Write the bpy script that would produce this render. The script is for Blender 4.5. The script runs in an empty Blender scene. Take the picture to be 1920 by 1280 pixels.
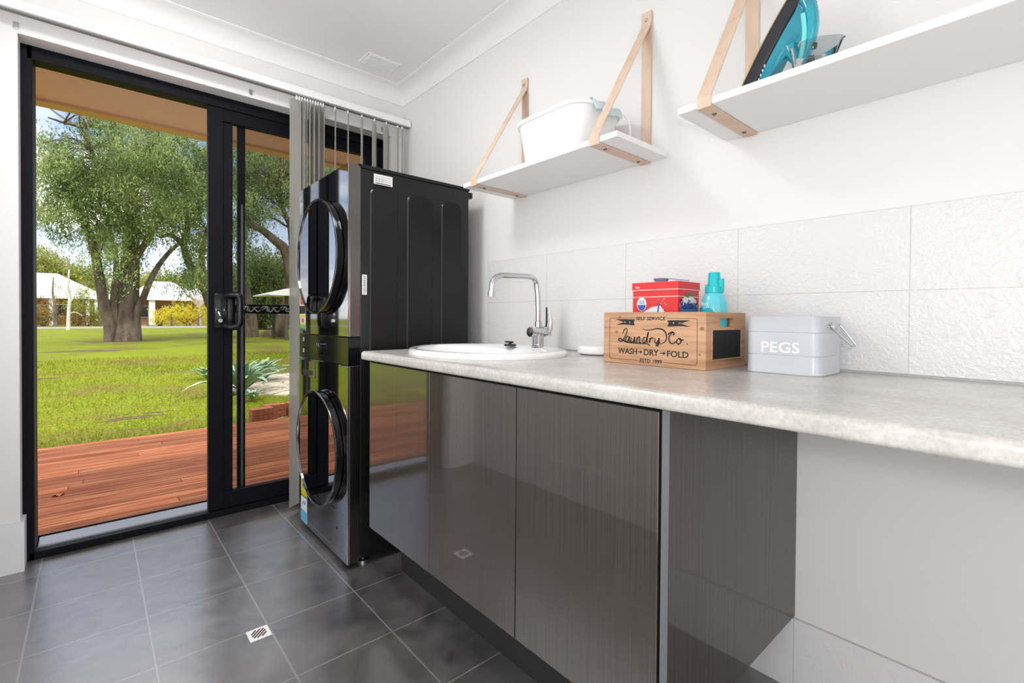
import bpy, bmesh, math, random
from mathutils import Vector, Matrix
import numpy as np
random.seed(7)
S = bpy.context.scene
COL = S.collection
PI = math.pi

# ------------------------------------------------------------------ camera
CF, CTH, CV0, CR, CP = 897.69, .7195, 605.87, -.0070, -.0121
CAM = Vector((-1.4703, -2.7222, 1.0287))
_F = Vector((math.sin(CTH)*math.cos(CP), math.cos(CTH)*math.cos(CP), math.sin(CP)))
_R = Vector((math.cos(CTH), -math.sin(CTH), 0))
_U = _R.cross(_F)
_R2 = math.cos(CR)*_R - math.sin(CR)*_U
_U2 = math.sin(CR)*_R + math.cos(CR)*_U
cd = bpy.data.cameras.new('camera'); cam = bpy.data.objects.new('camera', cd); COL.objects.link(cam)
cd.sensor_width = 36; cd.lens = CF/1920*36; cd.shift_y = -(640-CV0)/1920; cd.clip_start = .02; cd.clip_end = 900
M = Matrix.Identity(4)
for i in range(3):
    M[i][0] = _R2[i]; M[i][1] = _U2[i]; M[i][2] = -_F[i]; M[i][3] = CAM[i]
cam.matrix_world = M
S.camera = cam

def at(u, v, y):
    """world point seen at photo position (u, v) whose distance past the door wall is y"""
    d = _F + _R2*((u-960)/CF) - _U2*((v-CV0)/CF)
    return CAM + d*((y-CAM.y)/d.y)

# ------------------------------------------------------------------ light
S.view_settings.view_transform = 'Standard'; S.view_settings.look = 'None'
S.view_settings.exposure = 0.0; S.view_settings.gamma = 1.0
try: S.view_settings.use_curve_mapping = False
except Exception: pass

W = bpy.data.worlds.new('sky'); S.world = W; W.use_nodes = True
nt = W.node_tree; nt.nodes.clear()
def wn(t, **k):
    n = nt.nodes.new(t)
    for a, b in k.items(): setattr(n, a, b)
    return n
out = wn('ShaderNodeOutputWorld'); bg = wn('ShaderNodeBackground'); tc = wn('ShaderNodeTexCoord')
sep = wn('ShaderNodeSeparateXYZ'); nt.links.new(tc.outputs['Generated'], sep.inputs[0])
rmp = wn('ShaderNodeValToRGB'); nt.links.new(sep.outputs['Z'], rmp.inputs[0])
cr = rmp.color_ramp; cr.elements[0].position = .0; cr.elements[0].color = (1.3, 1.4, 1.5, 1)
cr.elements[1].position = .5; cr.elements[1].color = (.07, .22, .78, 1)
e = cr.elements.new(.2); e.color = (.62, .82, 1.2, 1)
e = cr.elements.new(.36); e.color = (.12, .32, .88, 1)
mp = wn('ShaderNodeMapping'); mp.inputs['Scale'].default_value = (1, 1, 2.6); nt.links.new(tc.outputs['Generated'], mp.inputs[0])
nz = wn('ShaderNodeTexNoise'); nz.inputs['Scale'].default_value = 3.4; nz.inputs['Detail'].default_value = 7; nt.links.new(mp.outputs[0], nz.inputs[0])
r2 = wn('ShaderNodeValToRGB'); nt.links.new(nz.outputs[0], r2.inputs[0])
r2.color_ramp.elements[0].position = .50; r2.color_ramp.elements[1].position = .64
cm = wn('ShaderNodeMapRange'); cm.inputs[1].default_value = .16; cm.inputs[2].default_value = .33; cm.inputs[3].default_value = 1; cm.inputs[4].default_value = .18; nt.links.new(sep.outputs['Z'], cm.inputs[0])
cu = wn('ShaderNodeMath', operation='MULTIPLY'); nt.links.new(r2.outputs[0], cu.inputs[0]); nt.links.new(cm.outputs[0], cu.inputs[1])
oc = wn('ShaderNodeMapRange', interpolation_type='SMOOTHSTEP'); oc.inputs[1].default_value = .40; oc.inputs[2].default_value = .58; oc.inputs[4].default_value = .97; nt.links.new(sep.outputs['Z'], oc.inputs[0])
om = wn('ShaderNodeMath', operation='MAXIMUM'); nt.links.new(cu.outputs[0], om.inputs[0]); nt.links.new(oc.outputs[0], om.inputs[1])
mx = wn('ShaderNodeMix', data_type='RGBA'); nt.links.new(om.outputs[0], mx.inputs[0]); nt.links.new(rmp.outputs[0], mx.inputs[6]); mx.inputs[7].default_value = (2.5, 2.42, 2.38, 1)
nt.links.new(mx.outputs[2], bg.inputs[0]); bg.inputs[1].default_value = 1.0
nt.links.new(bg.outputs[0], out.inputs[0])

def lamp(name, kind, loc, energy, size=1, aim=None, color=(1, 1, 1), size_y=None):
    l = bpy.data.lights.new(name, kind); o = bpy.data.objects.new(name, l); COL.objects.link(o)
    l.energy = energy; l.color = color; o.location = loc
    if kind == 'AREA':
        l.size = size
        if size_y: l.shape = 'RECTANGLE'; l.size_y = size_y
    elif kind == 'SUN': l.angle = size
    else: l.shadow_soft_size = size
    if aim is not None: o.rotation_euler = Vector(aim).to_track_quat('-Z', 'Y').to_euler()
    return o
lamp('sun', 'SUN', (0, -5, 20), 4.0, math.radians(12), (.30, .58, -.80), (1, .96, .88))
lamp('ceiling_lamp', 'AREA', (-1.3, -1.0, 2.41), 21.6, .5, (.0, .2, -1), (1, 1, 1), .6)
lamp('low_left_fill', 'AREA', (-1.86, -2.25, .95), 7.2, 1.1, (1, .35, .0), (1, 1, 1), 1.7)  # added fill against the left wall, brightens the area under the worktop
lamp('back_fill', 'AREA', (-1.0, -3.65, 1.2), 10.2, 1.4, (.1, 1, 0), (1, 1, 1), 2.0)  # added fill at the back wall behind the camera, no real fitting
lamp('upper_left_fill', 'AREA', (-1.86, -1.0, 1.5), 8.0, 1.2, (1, 0, 0), (1, 1, 1), 1.6)  # added fill on the left wall, lifts the right wall and far corner
lamp('camera_flash', 'POINT', (-1.62, -2.84, 1.13), 16.8, .045, None, (1, 1, 1))

# ------------------------------------------------------------------ materials
def mat(name, col, rough=.5, metal=0, spec=.5, coat=0, coat_rough=.03, trans=0, ior=1.5, alpha=1, emit=None, bump=None, noise=None, sheen=0):
    m = bpy.data.materials.new(name); m.use_nodes = True; n = m.node_tree; b = n.nodes['Principled BSDF']
    b.inputs['Base Color'].default_value = (*col, 1); b.inputs['Roughness'].default_value = rough
    b.inputs['Metallic'].default_value = metal; b.inputs['IOR'].default_value = ior
    b.inputs['Specular IOR Level'].default_value = spec
    b.inputs['Coat Weight'].default_value = coat; b.inputs['Coat Roughness'].default_value = coat_rough
    b.inputs['Transmission Weight'].default_value = trans; b.inputs['Alpha'].default_value = alpha
    N = n.nodes.new; L = n.links.new
    t = N('ShaderNodeTexCoord')
    if noise:   # (scale xyz, colour b, lo, hi, detail)
        sc, cb, lo, hi, det = noise
        mp = N('ShaderNodeMapping'); mp.inputs['Scale'].default_value = sc; L(t.outputs['Object'], mp.inputs[0])
        z = N('ShaderNodeTexNoise'); z.inputs['Scale'].default_value = 1; z.inputs['Detail'].default_value = det; L(mp.outputs[0], z.inputs[0])
        r = N('ShaderNodeValToRGB'); r.color_ramp.elements[0].position = lo; r.color_ramp.elements[1].position = hi
        r.color_ramp.elements[0].color = (*col, 1); r.color_ramp.elements[1].color = (*cb, 1)
        L(z.outputs[0], r.inputs[0]); L(r.outputs[0], b.inputs['Base Color'])
    if bump:    # (scale, strength, distance, detail)
        z = N('ShaderNodeTexNoise'); z.inputs['Scale'].default_value = bump[0]; z.inputs['Detail'].default_value = bump[3] if len(bump) > 3 else 3
        L(t.outputs['Object'], z.inputs[0])
        bp = N('ShaderNodeBump'); bp.inputs['Strength'].default_value = bump[1]; bp.inputs['Distance'].default_value = bump[2]
        L(z.outputs[0], bp.inputs['Height']); L(bp.outputs[0], b.inputs['Normal'])
    return m

M_wall = mat('wall_paint', (.80, .79, .785), .55, bump=(60, .08, .002))
M_ceil = mat('ceiling_paint', (.90, .90, .905), .7)
M_corn = mat('cornice_paint', (.88, .88, .88), .6)
M_black = mat('black_powdercoat', (.0035, .0042, .0065), .55, spec=.14, bump=(700, .05, .0005))
M_blackgloss = mat('black_gloss', (.006, .006, .008), .12, spec=.4)
M_steel = mat('black_steel', (.34, .34, .335), .05, metal=1)
M_doorglass = mat('tinted_door_glass', (.40, .40, .42), .015, metal=1)
M_body = mat('black_enamel', (.006, .006, .0065), .32, spec=.35, bump=(260, .06, .0008))
M_side = mat('brushed_black_steel', (.17, .155, .15), .28, metal=1)
M_chrome = mat('chrome', (.60, .60, .61), .07, metal=1)
M_zinc = mat('zinc', (.55, .56, .57), .3, metal=1)
M_alu = mat('aluminium', (.60, .61, .64), .3, metal=1)
M_aluedge = mat('grey_edging', (.14, .15, .16), .5)
M_white = mat('white_paint', (.86, .86, .86), .4)
M_ceramic = mat('white_ceramic', (.88, .88, .88), .06, coat=.6)
M_plwhite = mat('white_plastic', (.90, .90, .90), .3)
M_strap = mat('tan_leather', (.66, .48, .36), .6, bump=(300, .15, .0008), noise=((30, 30, 8), (.74, .57, .45), .35, .65, 4))
M_silicone = mat('dark_recess', (.02, .02, .02), .6)
M_sticker = mat('white_label', (.80, .80, .80), .5)
M_ink = mat('black_ink', (.015, .013, .012), .6)
M_greyink = mat('grey_ink', (.22, .21, .21), .6)
M_screwd = mat('dark_bronze_screw', (.16, .11, .08), .4, metal=.6)
M_rim = mat('dark_rim_metal', (.30, .30, .31), .25, metal=1)
M_rubber = mat('black_rubber', (.02, .02, .022), .5)
M_fence = mat('weathered_post', (.10, .085, .07), .9)

def glass_mat(name, tint, refl=.9, rough=.0):
    m = bpy.data.materials.new(name); m.use_nodes = True; n = m.node_tree; n.nodes.clear()
    o = n.nodes.new('ShaderNodeOutputMaterial'); x = n.nodes.new('ShaderNodeMixShader'); t = n.nodes.new('ShaderNodeBsdfTransparent'); g = n.nodes.new('ShaderNodeBsdfGlossy')
    f = n.nodes.new('ShaderNodeLayerWeight'); f.inputs[0].default_value = .16
    t.inputs[0].default_value = (*tint, 1); g.inputs[0].default_value = (refl, refl, refl, 1); g.inputs[1].default_value = rough
    n.links.new(f.outputs['Fresnel'], x.inputs[0]); n.links.new(t.outputs[0], x.inputs[1]); n.links.new(g.outputs[0], x.inputs[2]); n.links.new(x.outputs[0], o.inputs[0])
    return m
M_glass = glass_mat('door_glass', (.80, .80, .78))
M_clear = glass_mat('clear_plastic', (.80, .82, .83))

def sheer_mat(name, col, op):
    m = bpy.data.materials.new(name); m.use_nodes = True; n = m.node_tree; n.nodes.clear()
    o = n.nodes.new('ShaderNodeOutputMaterial'); x = n.nodes.new('ShaderNodeMixShader'); t = n.nodes.new('ShaderNodeBsdfTransparent')
    d = n.nodes.new('ShaderNodeBsdfDiffuse'); tl = n.nodes.new('ShaderNodeBsdfTranslucent'); a = n.nodes.new('ShaderNodeMixShader')
    d.inputs[0].default_value = (*col, 1); tl.inputs[0].default_value = (*col, 1); a.inputs[0].default_value = .35
    n.links.new(d.outputs[0], a.inputs[1]); n.links.new(tl.outputs[0], a.inputs[2])
    x.inputs[0].default_value = op; n.links.new(t.outputs[0], x.inputs[1]); n.links.new(a.outputs[0], x.inputs[2]); n.links.new(x.outputs[0], o.inputs[0])
    return m
M_vane = sheer_mat('sheer_grey_fabric', (.66, .65, .61), .66)

def brick_mat(name, c1, c2, mortar, bw, bh, ms, off, axes, origin, rough=.5, spec=.5, noise=None, bump=.3, ior=1.5, moff=0.0, coat=0, fine=None):
    """tiles / bricks laid out on two object axes"""
    m = mat(name, c1, rough, spec=spec, ior=ior, coat=coat, coat_rough=.12); n = m.node_tree; N = n.nodes.new; L = n.links.new; b = n.nodes['Principled BSDF']
    t = N('ShaderNodeTexCoord'); s = N('ShaderNodeSeparateXYZ'); L(t.outputs['Object'], s.inputs[0])
    cb = N('ShaderNodeCombineXYZ')
    for k, ax in enumerate(axes):
        ad = N('ShaderNodeMath'); ad.operation = 'SUBTRACT'; ad.inputs[1].default_value = origin[k]
        L(s.outputs['XYZ'.index(ax)], ad.inputs[0]); L(ad.outputs[0], cb.inputs[k])
    br = N('ShaderNodeTexBrick'); br.offset = off; br.inputs['Scale'].default_value = 1; br.inputs['Mortar Size'].default_value = ms
    br.inputs['Brick Width'].default_value = bw; br.inputs['Row Height'].default_value = bh; br.inputs['Mortar Smooth'].default_value = .1
    br.inputs['Color1'].default_value = (*c1, 1); br.inputs['Color2'].default_value = (*c2, 1); br.inputs['Mortar'].default_value = (*mortar, 1)
    L(cb.outputs[0], br.inputs[0])
    src = br.outputs[0]
    if noise:
        z = N('ShaderNodeTexNoise'); z.inputs['Scale'].default_value = noise[0]; z.inputs['Detail'].default_value = 8; z.inputs['Distortion'].default_value = noise[3] if len(noise) > 3 else 0
        L(t.outputs['Object'], z.inputs[0])
        r = N('ShaderNodeValToRGB'); r.color_ramp.elements[0].position = .3; r.color_ramp.elements[1].position = .75
        r.color_ramp.elements[0].color = (noise[1],)*3+(1,); r.color_ramp.elements[1].color = (noise[2],)*3+(1,)
        L(z.outputs[0], r.inputs[0])
        mu = N('ShaderNodeMix'); mu.data_type = 'RGBA'; mu.blend_type = 'MULTIPLY'; mu.inputs[0].default_value = 1
        L(src, mu.inputs[6]); L(r.outputs[0], mu.inputs[7])
        mm = N('ShaderNodeMix'); mm.data_type = 'RGBA'; L(br.outputs['Fac'], mm.inputs[0]); L(mu.outputs[2], mm.inputs[6]); mm.inputs[7].default_value = (*mortar, 1)
        src = mm.outputs[2]
    L(src, b.inputs['Base Color'])
    bp = N('ShaderNodeBump'); bp.inputs['Strength'].default_value = bump; bp.inputs['Distance'].default_value = .002; bp.invert = True
    L(br.outputs['Fac'], bp.inputs['Height'])
    if fine:
        z = N('ShaderNodeTexNoise'); z.inputs['Scale'].default_value = fine[0]; z.inputs['Detail'].default_value = 3; z.inputs['Distortion'].default_value = .6
        L(t.outputs['Object'], z.inputs[0])
        b2 = N('ShaderNodeBump'); b2.inputs['Strength'].default_value = fine[1]; b2.inputs['Distance'].default_value = fine[2]
        L(z.outputs[0], b2.inputs['Height']); L(bp.outputs[0], b2.inputs['Normal']); L(b2.outputs[0], b.inputs['Normal'])
    else: L(bp.outputs[0], b.inputs['Normal'])
    return m
M_floor = brick_mat('slate_tile', (.078, .073, .072), (.088, .082, .081), (.22, .21, .205), .2985, .3035, .0028, 0, 'XY', (-1.632-3*.2985, -.088-20*.3035), rough=.30, ior=3.3, noise=(5, .55, 1.7, 1.6), bump=.25, fine=(22, .12, .004))
M_wtile = brick_mat('white_wall_tile', (.75, .75, .75), (.75, .75, .75), (.58, .58, .57), .4035, .2, .0012, 0, 'YZ', (-.874-.4035*20, .9), rough=.12, bump=.3, fine=(95, .55, .004))
M_skirt = brick_mat('white_skirting_tile', (.80, .80, .80), (.80, .80, .80), (.6, .6, .6), .4, .2, .0012, 0, 'YZ', (-2.25-.4*20, 0.0), rough=.2, bump=.3, fine=(60, .5, .004))
M_skirtx = brick_mat('white_skirting_tile_x', (.80, .80, .80), (.80, .80, .80), (.6, .6, .6), .6, .2, .0012, 0, 'XZ', (-4, 0.0), rough=.3, bump=.3, fine=(60, .2, .002))
M_brick = brick_mat('red_brick', (.42, .13, .07), (.34, .10, .06), (.45, .33, .26), .24, .086, .01, .5, 'XZ', (0, 0), rough=.9)
M_paver = brick_mat('grey_pavers', (.52, .45, .36), (.46, .41, .35), (.20, .22, .06), .23, .115, .012, .5, 'XY', (0, 0), rough=.95, noise=(6, .7, 1.2))

def deck_mat():
    m = mat('merbau_decking', (.4, .14, .07), .75, spec=.15); n = m.node_tree; N = n.nodes.new; L = n.links.new; b = n.nodes['Principled BSDF']
    t = N('ShaderNodeTexCoord'); oi = N('ShaderNodeNewGeometry')
    mp = N('ShaderNodeMapping'); mp.inputs['Scale'].default_value = (1.2, 26, 1); L(t.outputs['Object'], mp.inputs[0])
    z = N('ShaderNodeTexNoise'); z.inputs['Scale'].default_value = 2; z.inputs['Detail'].default_value = 6; L(mp.outputs[0], z.inputs[0])
    r = N('ShaderNodeValToRGB'); L(z.outputs[0], r.inputs[0]); c = r.color_ramp
    c.elements[0].position = .3; c.elements[0].color = (.24, .072, .032, 1); c.elements[1].position = .72; c.elements[1].color = (.60, .30, .15, 1)
    e = c.elements.new(.5); e.color = (.44, .145, .062, 1)
    hs = N('ShaderNodeHueSaturation'); L(r.outputs[0], hs.inputs['Color'])
    mr = N('ShaderNodeMapRange'); mr.inputs[3].default_value = .7; mr.inputs[4].default_value = 1.3; L(oi.outputs['Random Per Island'], mr.inputs[0]); L(mr.outputs[0], hs.inputs['Value'])
    L(hs.outputs[0], b.inputs['Base Color'])
    return m
M_deck = deck_mat()

def laminate_mat():
    m = mat('dark_woodgrain_laminate', (.09, .07, .06), .35, coat=1, coat_rough=.045); n = m.node_tree; N = n.nodes.new; L = n.links.new; b = n.nodes['Principled BSDF']
    b.inputs['Coat IOR'].default_value = 2.1
    t = N('ShaderNodeTexCoord'); mp = N('ShaderNodeMapping'); mp.inputs['Scale'].default_value = (520, 520, 2.2); L(t.outputs['Object'], mp.inputs[0])
    z = N('ShaderNodeTexNoise'); z.inputs['Scale'].default_value = 1; z.inputs['Detail'].default_value = 4; L(mp.outputs[0], z.inputs[0])
    r = N('ShaderNodeValToRGB'); L(z.outputs[0], r.inputs[0]); c = r.color_ramp
    c.elements[0].position = .28; c.elements[0].color = (.018, .012, .009, 1); c.elements[1].position = .75; c.elements[1].color = (.062, .046, .035, 1)
    L(r.outputs[0], b.inputs['Base Color'])
    return m
M_lam = laminate_mat(); M_lam2 = laminate_mat(); M_lam2.node_tree.nodes['Principled BSDF'].inputs['Coat Weight'].default_value = .45; M_lam2.node_tree.nodes['Principled BSDF'].inputs['Specular IOR Level'].default_value = .15

def counter_mat():
    m = mat('stone_laminate', (.5, .47, .44), .22, ior=1.55); n = m.node_tree; N = n.nodes.new; L = n.links.new; b = n.nodes['Principled BSDF']
    t = N('ShaderNodeTexCoord')
    z = N('ShaderNodeTexNoise'); z.inputs['Scale'].default_value = 9; z.inputs['Detail'].default_value = 9; L(t.outputs['Object'], z.inputs[0])
    r = N('ShaderNodeValToRGB'); L(z.outputs[0], r.inputs[0]); c = r.color_ramp
    c.elements[0].position = .35; c.elements[0].color = (.50, .47, .44, 1); c.elements[1].position = .62; c.elements[1].color = (.60, .57, .535, 1)
    z2 = N('ShaderNodeTexNoise'); z2.inputs['Scale'].default_value = 140; z2.inputs['Detail'].default_value = 5; L(t.outputs['Object'], z2.inputs[0])
    r2 = N('ShaderNodeValToRGB'); L(z2.outputs[0], r2.inputs[0]); r2.color_ramp.elements[0].position = .38; r2.color_ramp.elements[0].color = (.80, .80, .80, 1); r2.color_ramp.elements[1].position = .6
    mu = N('ShaderNodeMix'); mu.data_type = 'RGBA'; mu.blend_type = 'MULTIPLY'; mu.inputs[0].default_value = .75; L(r.outputs[0], mu.inputs[6]); L(r2.outputs[0], mu.inputs[7])
    L(mu.outputs[2], b.inputs['Base Color'])
    return m
M_counter = counter_mat()
M_pine = mat('oiled_pine', (.44, .225, .115), .5, noise=((4, 4, 60), (.66, .40, .235), .35, .68, 5))
M_slate = mat('chalkboard', (.012, .013, .015), .55)

def lawn_mat():
    m = mat('lawn', (.3, .4, .05), .9, spec=.1); n = m.node_tree; N = n.nodes.new; L = n.links.new; b = n.nodes['Principled BSDF']
    t = N('ShaderNodeTexCoord')
    z = N('ShaderNodeTexNoise'); z.inputs['Scale'].default_value = .45; z.inputs['Detail'].default_value = 10; z.inputs['Roughness'].default_value = .75; L(t.outputs['Object'], z.inputs[0])
    r = N('ShaderNodeValToRGB'); L(z.outputs[0], r.inputs[0]); c = r.color_ramp
    c.elements[0].position = .30; c.elements[0].color = (.17, .11, .045, 1); c.elements[1].position = .62; c.elements[1].color = (.25, .29, .015, 1)
    e = c.elements.new(.41); e.color = (.20, .17, .05, 1); e = c.elements.new(.48); e.color = (.20, .25, .02, 1)
    z2 = N('ShaderNodeTexNoise'); z2.inputs['Scale'].default_value = 26; z2.inputs['Detail'].default_value = 6; L(t.outputs['Object'], z2.inputs[0])
    r2 = N('ShaderNodeValToRGB'); L(z2.outputs[0], r2.inputs[0]); r2.color_ramp.elements[0].position = .32; r2.color_ramp.elements[0].color = (.45, .45, .40, 1); r2.color_ramp.elements[1].position = .6; r2.color_ramp.elements[1].color = (1.0, 1.0, .9, 1)
    mu = N('ShaderNodeMix'); mu.data_type = 'RGBA'; mu.blend_type = 'MULTIPLY'; mu.inputs[0].default_value = 1; L(r.outputs[0], mu.inputs[6]); L(r2.outputs[0], mu.inputs[7])
    L(mu.outputs[2], b.inputs['Base Color'])
    bp = N('ShaderNodeBump'); bp.inputs['Strength'].default_value = .6; bp.inputs['Distance'].default_value = .03; L(z2.outputs[0], bp.inputs['Height']); L(bp.outputs[0], b.inputs['Normal'])
    return m
M_lawn = lawn_mat()

def leaf_mat(name, cols, rough=.5, trans=.35):
    m = bpy.data.materials.new(name); m.use_nodes = True; n = m.node_tree; b = n.nodes['Principled BSDF']; N = n.nodes.new; L = n.links.new
    b.inputs['Roughness'].default_value = rough; b.inputs['Specular IOR Level'].default_value = .3
    g = N('ShaderNodeNewGeometry'); r = N('ShaderNodeValToRGB'); tcx = N('ShaderNodeTexCoord'); nz_ = N('ShaderNodeTexNoise'); nz_.inputs['Scale'].default_value = .55; nz_.inputs['Detail'].default_value = 4; L(tcx.outputs['Object'], nz_.inputs[0])
    m1 = N('ShaderNodeMath'); m1.operation = 'MULTIPLY_ADD'; m1.inputs[1].default_value = 2.6; m1.inputs[2].default_value = -1.1; L(nz_.outputs[0], m1.inputs[0])
    m2 = N('ShaderNodeMath'); m2.operation = 'MULTIPLY'; m2.inputs[1].default_value = .55; L(g.outputs['Random Per Island'], m2.inputs[0])
    m3 = N('ShaderNodeMath'); m3.operation = 'ADD'; L(m1.outputs[0], m3.inputs[0]); L(m2.outputs[0], m3.inputs[1]); L(m3.outputs[0], r.inputs[0])
    c = r.color_ramp
    c.elements[0].position = 0; c.elements[0].color = (*cols[0], 1); c.elements[1].position = 1; c.elements[1].color = (*cols[-1], 1)
    for k in range(1, len(cols)-1):
        e = c.elements.new(k/(len(cols)-1)); e.color = (*cols[k], 1)
    L(r.outputs[0], b.inputs['Base Color'])
    tl = N('ShaderNodeBsdfTranslucent'); L(r.outputs[0], tl.inputs[0]); mx = N('ShaderNodeMixShader'); mx.inputs[0].default_value = trans
    o = n.nodes['Material Output']; L(b.outputs[0], mx.inputs[1]); L(tl.outputs[0], mx.inputs[2]); L(mx.outputs[0], o.inputs[0])
    return m
M_leafA = leaf_mat('willowy_leaves', [(.045, .08, .02), (.11, .17, .04), (.22, .30, .08), (.30, .40, .16), (.42, .42, .12)])
M_leafB = leaf_mat('dark_leaves', [(.06, .10, .03), (.12, .17, .05), (.20, .24, .07)])
M_leafY = leaf_mat('yellow_leaves', [(.55, .48, .03), (.75, .62, .04), (.40, .45, .05)])
M_leafO = leaf_mat('orange_leaves', [(.35, .13, .04), (.25, .24, .06), (.45, .25, .06)])
M_leafG = leaf_mat('olive_leaves', [(.20, .24, .05), (.35, .36, .08), (.28, .33, .07)])
M_grass = leaf_mat('grass_blades', [(.13, .18, .008), (.24, .28, .012), (.33, .33, .025), (.30, .21, .06)])
M_agave = mat('agave_skin', (.22, .36, .22), .5, noise=((5, 5, 5), (.36, .50, .33), .35, .7, 3))
M_bark = mat('grey_brown_bark', (.085, .058, .040), .95, bump=(9, .8, .05, 6), noise=((4, 4, 1.2), (.20, .15, .11), .35, .65, 6))
M_barkw = mat('pale_bark', (.62, .58, .52), .9)
M_road = mat('asphalt', (.24, .225, .22), .9)
M_roofw = mat('pale_metal_roof', (.82, .82, .84), .5)
M_roofg = mat('grey_metal_roof', (.50, .50, .54), .5)
M_soffit = mat('beige_soffit', (.86, .66, .66), .6)
M_fascia = mat('cream_gutter', (.70, .52, .25), .5)

# ------------------------------------------------------------------ mesh helpers
def BM(): return bmesh.new()
def box(bm, x0, x1, y0, y1, z0, z1, bev=0, seg=2):
    a = bmesh.ops.create_cube(bm, size=1)['verts']
    for v in a:
        v.co = Vector(((x0+x1)/2+v.co.x*(x1-x0), (y0+y1)/2+v.co.y*(y1-y0), (z0+z1)/2+v.co.z*(z1-z0)))
    if bev:
        es = list({e for v in a for e in v.link_edges})
        bmesh.ops.bevel(bm, geom=es, offset=bev, segments=seg, profile=.5, affect='EDGES')
    return bm
def prism(bm, poly, f0, f1):
    """poly: 2-D points; f0/f1 map a 2-D point to the two end faces"""
    a = [bm.verts.new(f0(*p)) for p in poly]; b = [bm.verts.new(f1(*p)) for p in poly]; n = len(poly)
    bm.faces.new(a[::-1]); bm.faces.new(b)
    for i in range(n): bm.faces.new((a[i], a[(i+1) % n], b[(i+1) % n], b[i]))
    return bm
def rings(bm, rs, closed=True, cap0=True, cap1=True):
    vs = [[bm.verts.new(p) for p in r] for r in rs]; n = len(rs[0])
    for a, b in zip(vs, vs[1:]):
        for i in range(n if closed else n-1):
            bm.faces.new((a[i], a[(i+1) % n], b[(i+1) % n], b[i]))
    if cap0: bm.faces.new(vs[0][::-1])
    if cap1: bm.faces.new(vs[-1])
    return bm
def lathe(bm, prof, c, axis='Z', seg=40, sx=1, sy=1, cap0=True, cap1=True):
    """prof: (radius, along-axis)"""
    c = Vector(c); rs = []
    for r, h in prof:
        ring = []
        for k in range(seg):
            t = 2*PI*k/seg; a, b = r*math.cos(t)*sx, r*math.sin(t)*sy
            p = {'Z': (a, b, h), 'X': (h, a, b), 'Y': (a, h, b)}[axis]
            ring.append(c+Vector(p))
        rs.append(ring)
    return rings(bm, rs, True, cap0, cap1)
def smooth_path(pts, n=6):
    pts = [Vector(p) for p in pts]; o = []
    P = [pts[0]]+pts+[pts[-1]]
    for i in range(1, len(P)-2):
        for k in range(n):
            t = k/n; a, b, c, d = P[i-1], P[i], P[i+1], P[i+2]
            o.append(.5*((2*b)+(c-a)*t+(2*a-5*b+4*c-d)*t*t+(3*b-a-3*c+d)*t**3))
    o.append(pts[-1]); return o
def tube(bm, pts, r, seg=12, flat=None, closed=False):
    pts = [Vector(p) for p in pts]; n = len(pts)
    rr = r if isinstance(r, (list, tuple)) else [r]*n
    if len(rr) != n: rr = [rr[0]+(rr[-1]-rr[0])*i/(n-1) for i in range(n)]
    up = Vector((0, 0, 1)); rs = []; prev = None
    for i, p in enumerate(pts):
        d = (pts[min(i+1, n-1)]-pts[max(i-1, 0)])
        if closed: d = pts[(i+1) % n]-pts[(i-1) % n]
        d.normalize()
        if prev is None:
            s = d.cross(up)
            if s.length < .05: s = d.cross(Vector((1, 0, 0)))
        else: s = prev-d*prev.dot(d)
        s.normalize(); t = d.cross(s); prev = s
        rs.append([p+(s*math.cos(2*PI*k/seg)+t*math.sin(2*PI*k/seg))*rr[i] for k in range(seg)])
    if closed: rs.append(rs[0]); return rings(bm, rs, True, False, False)
    return rings(bm, rs)
def rrect(w, h, r, n=5, cx=0, cy=0):
    o = []
    for (sx, sy, a0) in ((1, 1, 0), (-1, 1, PI/2), (-1, -1, PI), (1, -1, 1.5*PI)):
        for k in range(n+1):
            t = a0+PI/2*k/n; o.append((cx+sx*(w/2-r)+r*math.cos(t), cy+sy*(h/2-r)+r*math.sin(t)))
    return o
ROOT = {}
def obj(name, bm, m, parent=None, smooth=False, kind=None, label=None):
    if hasattr(bm, 'to_mesh'):
        bmesh.ops.recalc_face_normals(bm, faces=bm.faces)
        me = bpy.data.meshes.new(name); bm.to_mesh(me); bm.free()
    else: me = bm
    o = bpy.data.objects.new(name, me); COL.objects.link(o)
    if m: me.materials.clear(); me.materials.append(m)
    if parent is not None:
        r = parent
        while r.parent: r = r.parent
        org = ROOT.get(r.name, Vector((0, 0, 0)))
        me.transform(Matrix.Translation(-org)); o.parent = parent
        if smooth_angle_needed(smooth): shade(me, smooth)
    elif smooth: shade(me, smooth)
    if kind: o['kind'] = kind
    if label: o['label'] = label
    return o
def smooth_angle_needed(s): return bool(s)
def shade(me, ang):
    ang = 40 if ang is True else ang
    bm = bmesh.new(); bm.from_mesh(me)
    for f in bm.faces: f.smooth = True
    lim = math.radians(ang)
    for e in bm.edges:
        e.smooth = not (len(e.link_faces) == 2 and e.calc_face_angle(0) > lim)
    bm.to_mesh(me); bm.free()
def tag(o, label, cat=None, group=None, kind=None):
    o['label'] = label
    if cat: o['category'] = cat
    if group: o['group'] = group
    if kind: o['kind'] = kind
    return o
def thing(name, loc, label, cat, group=None, kind=None):
    o = bpy.data.objects.new(name, None); COL.objects.link(o); o.location = loc; o.empty_display_size = .05
    ROOT[o.name] = Vector(loc); return tag(o, label, cat, group, kind)
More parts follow.
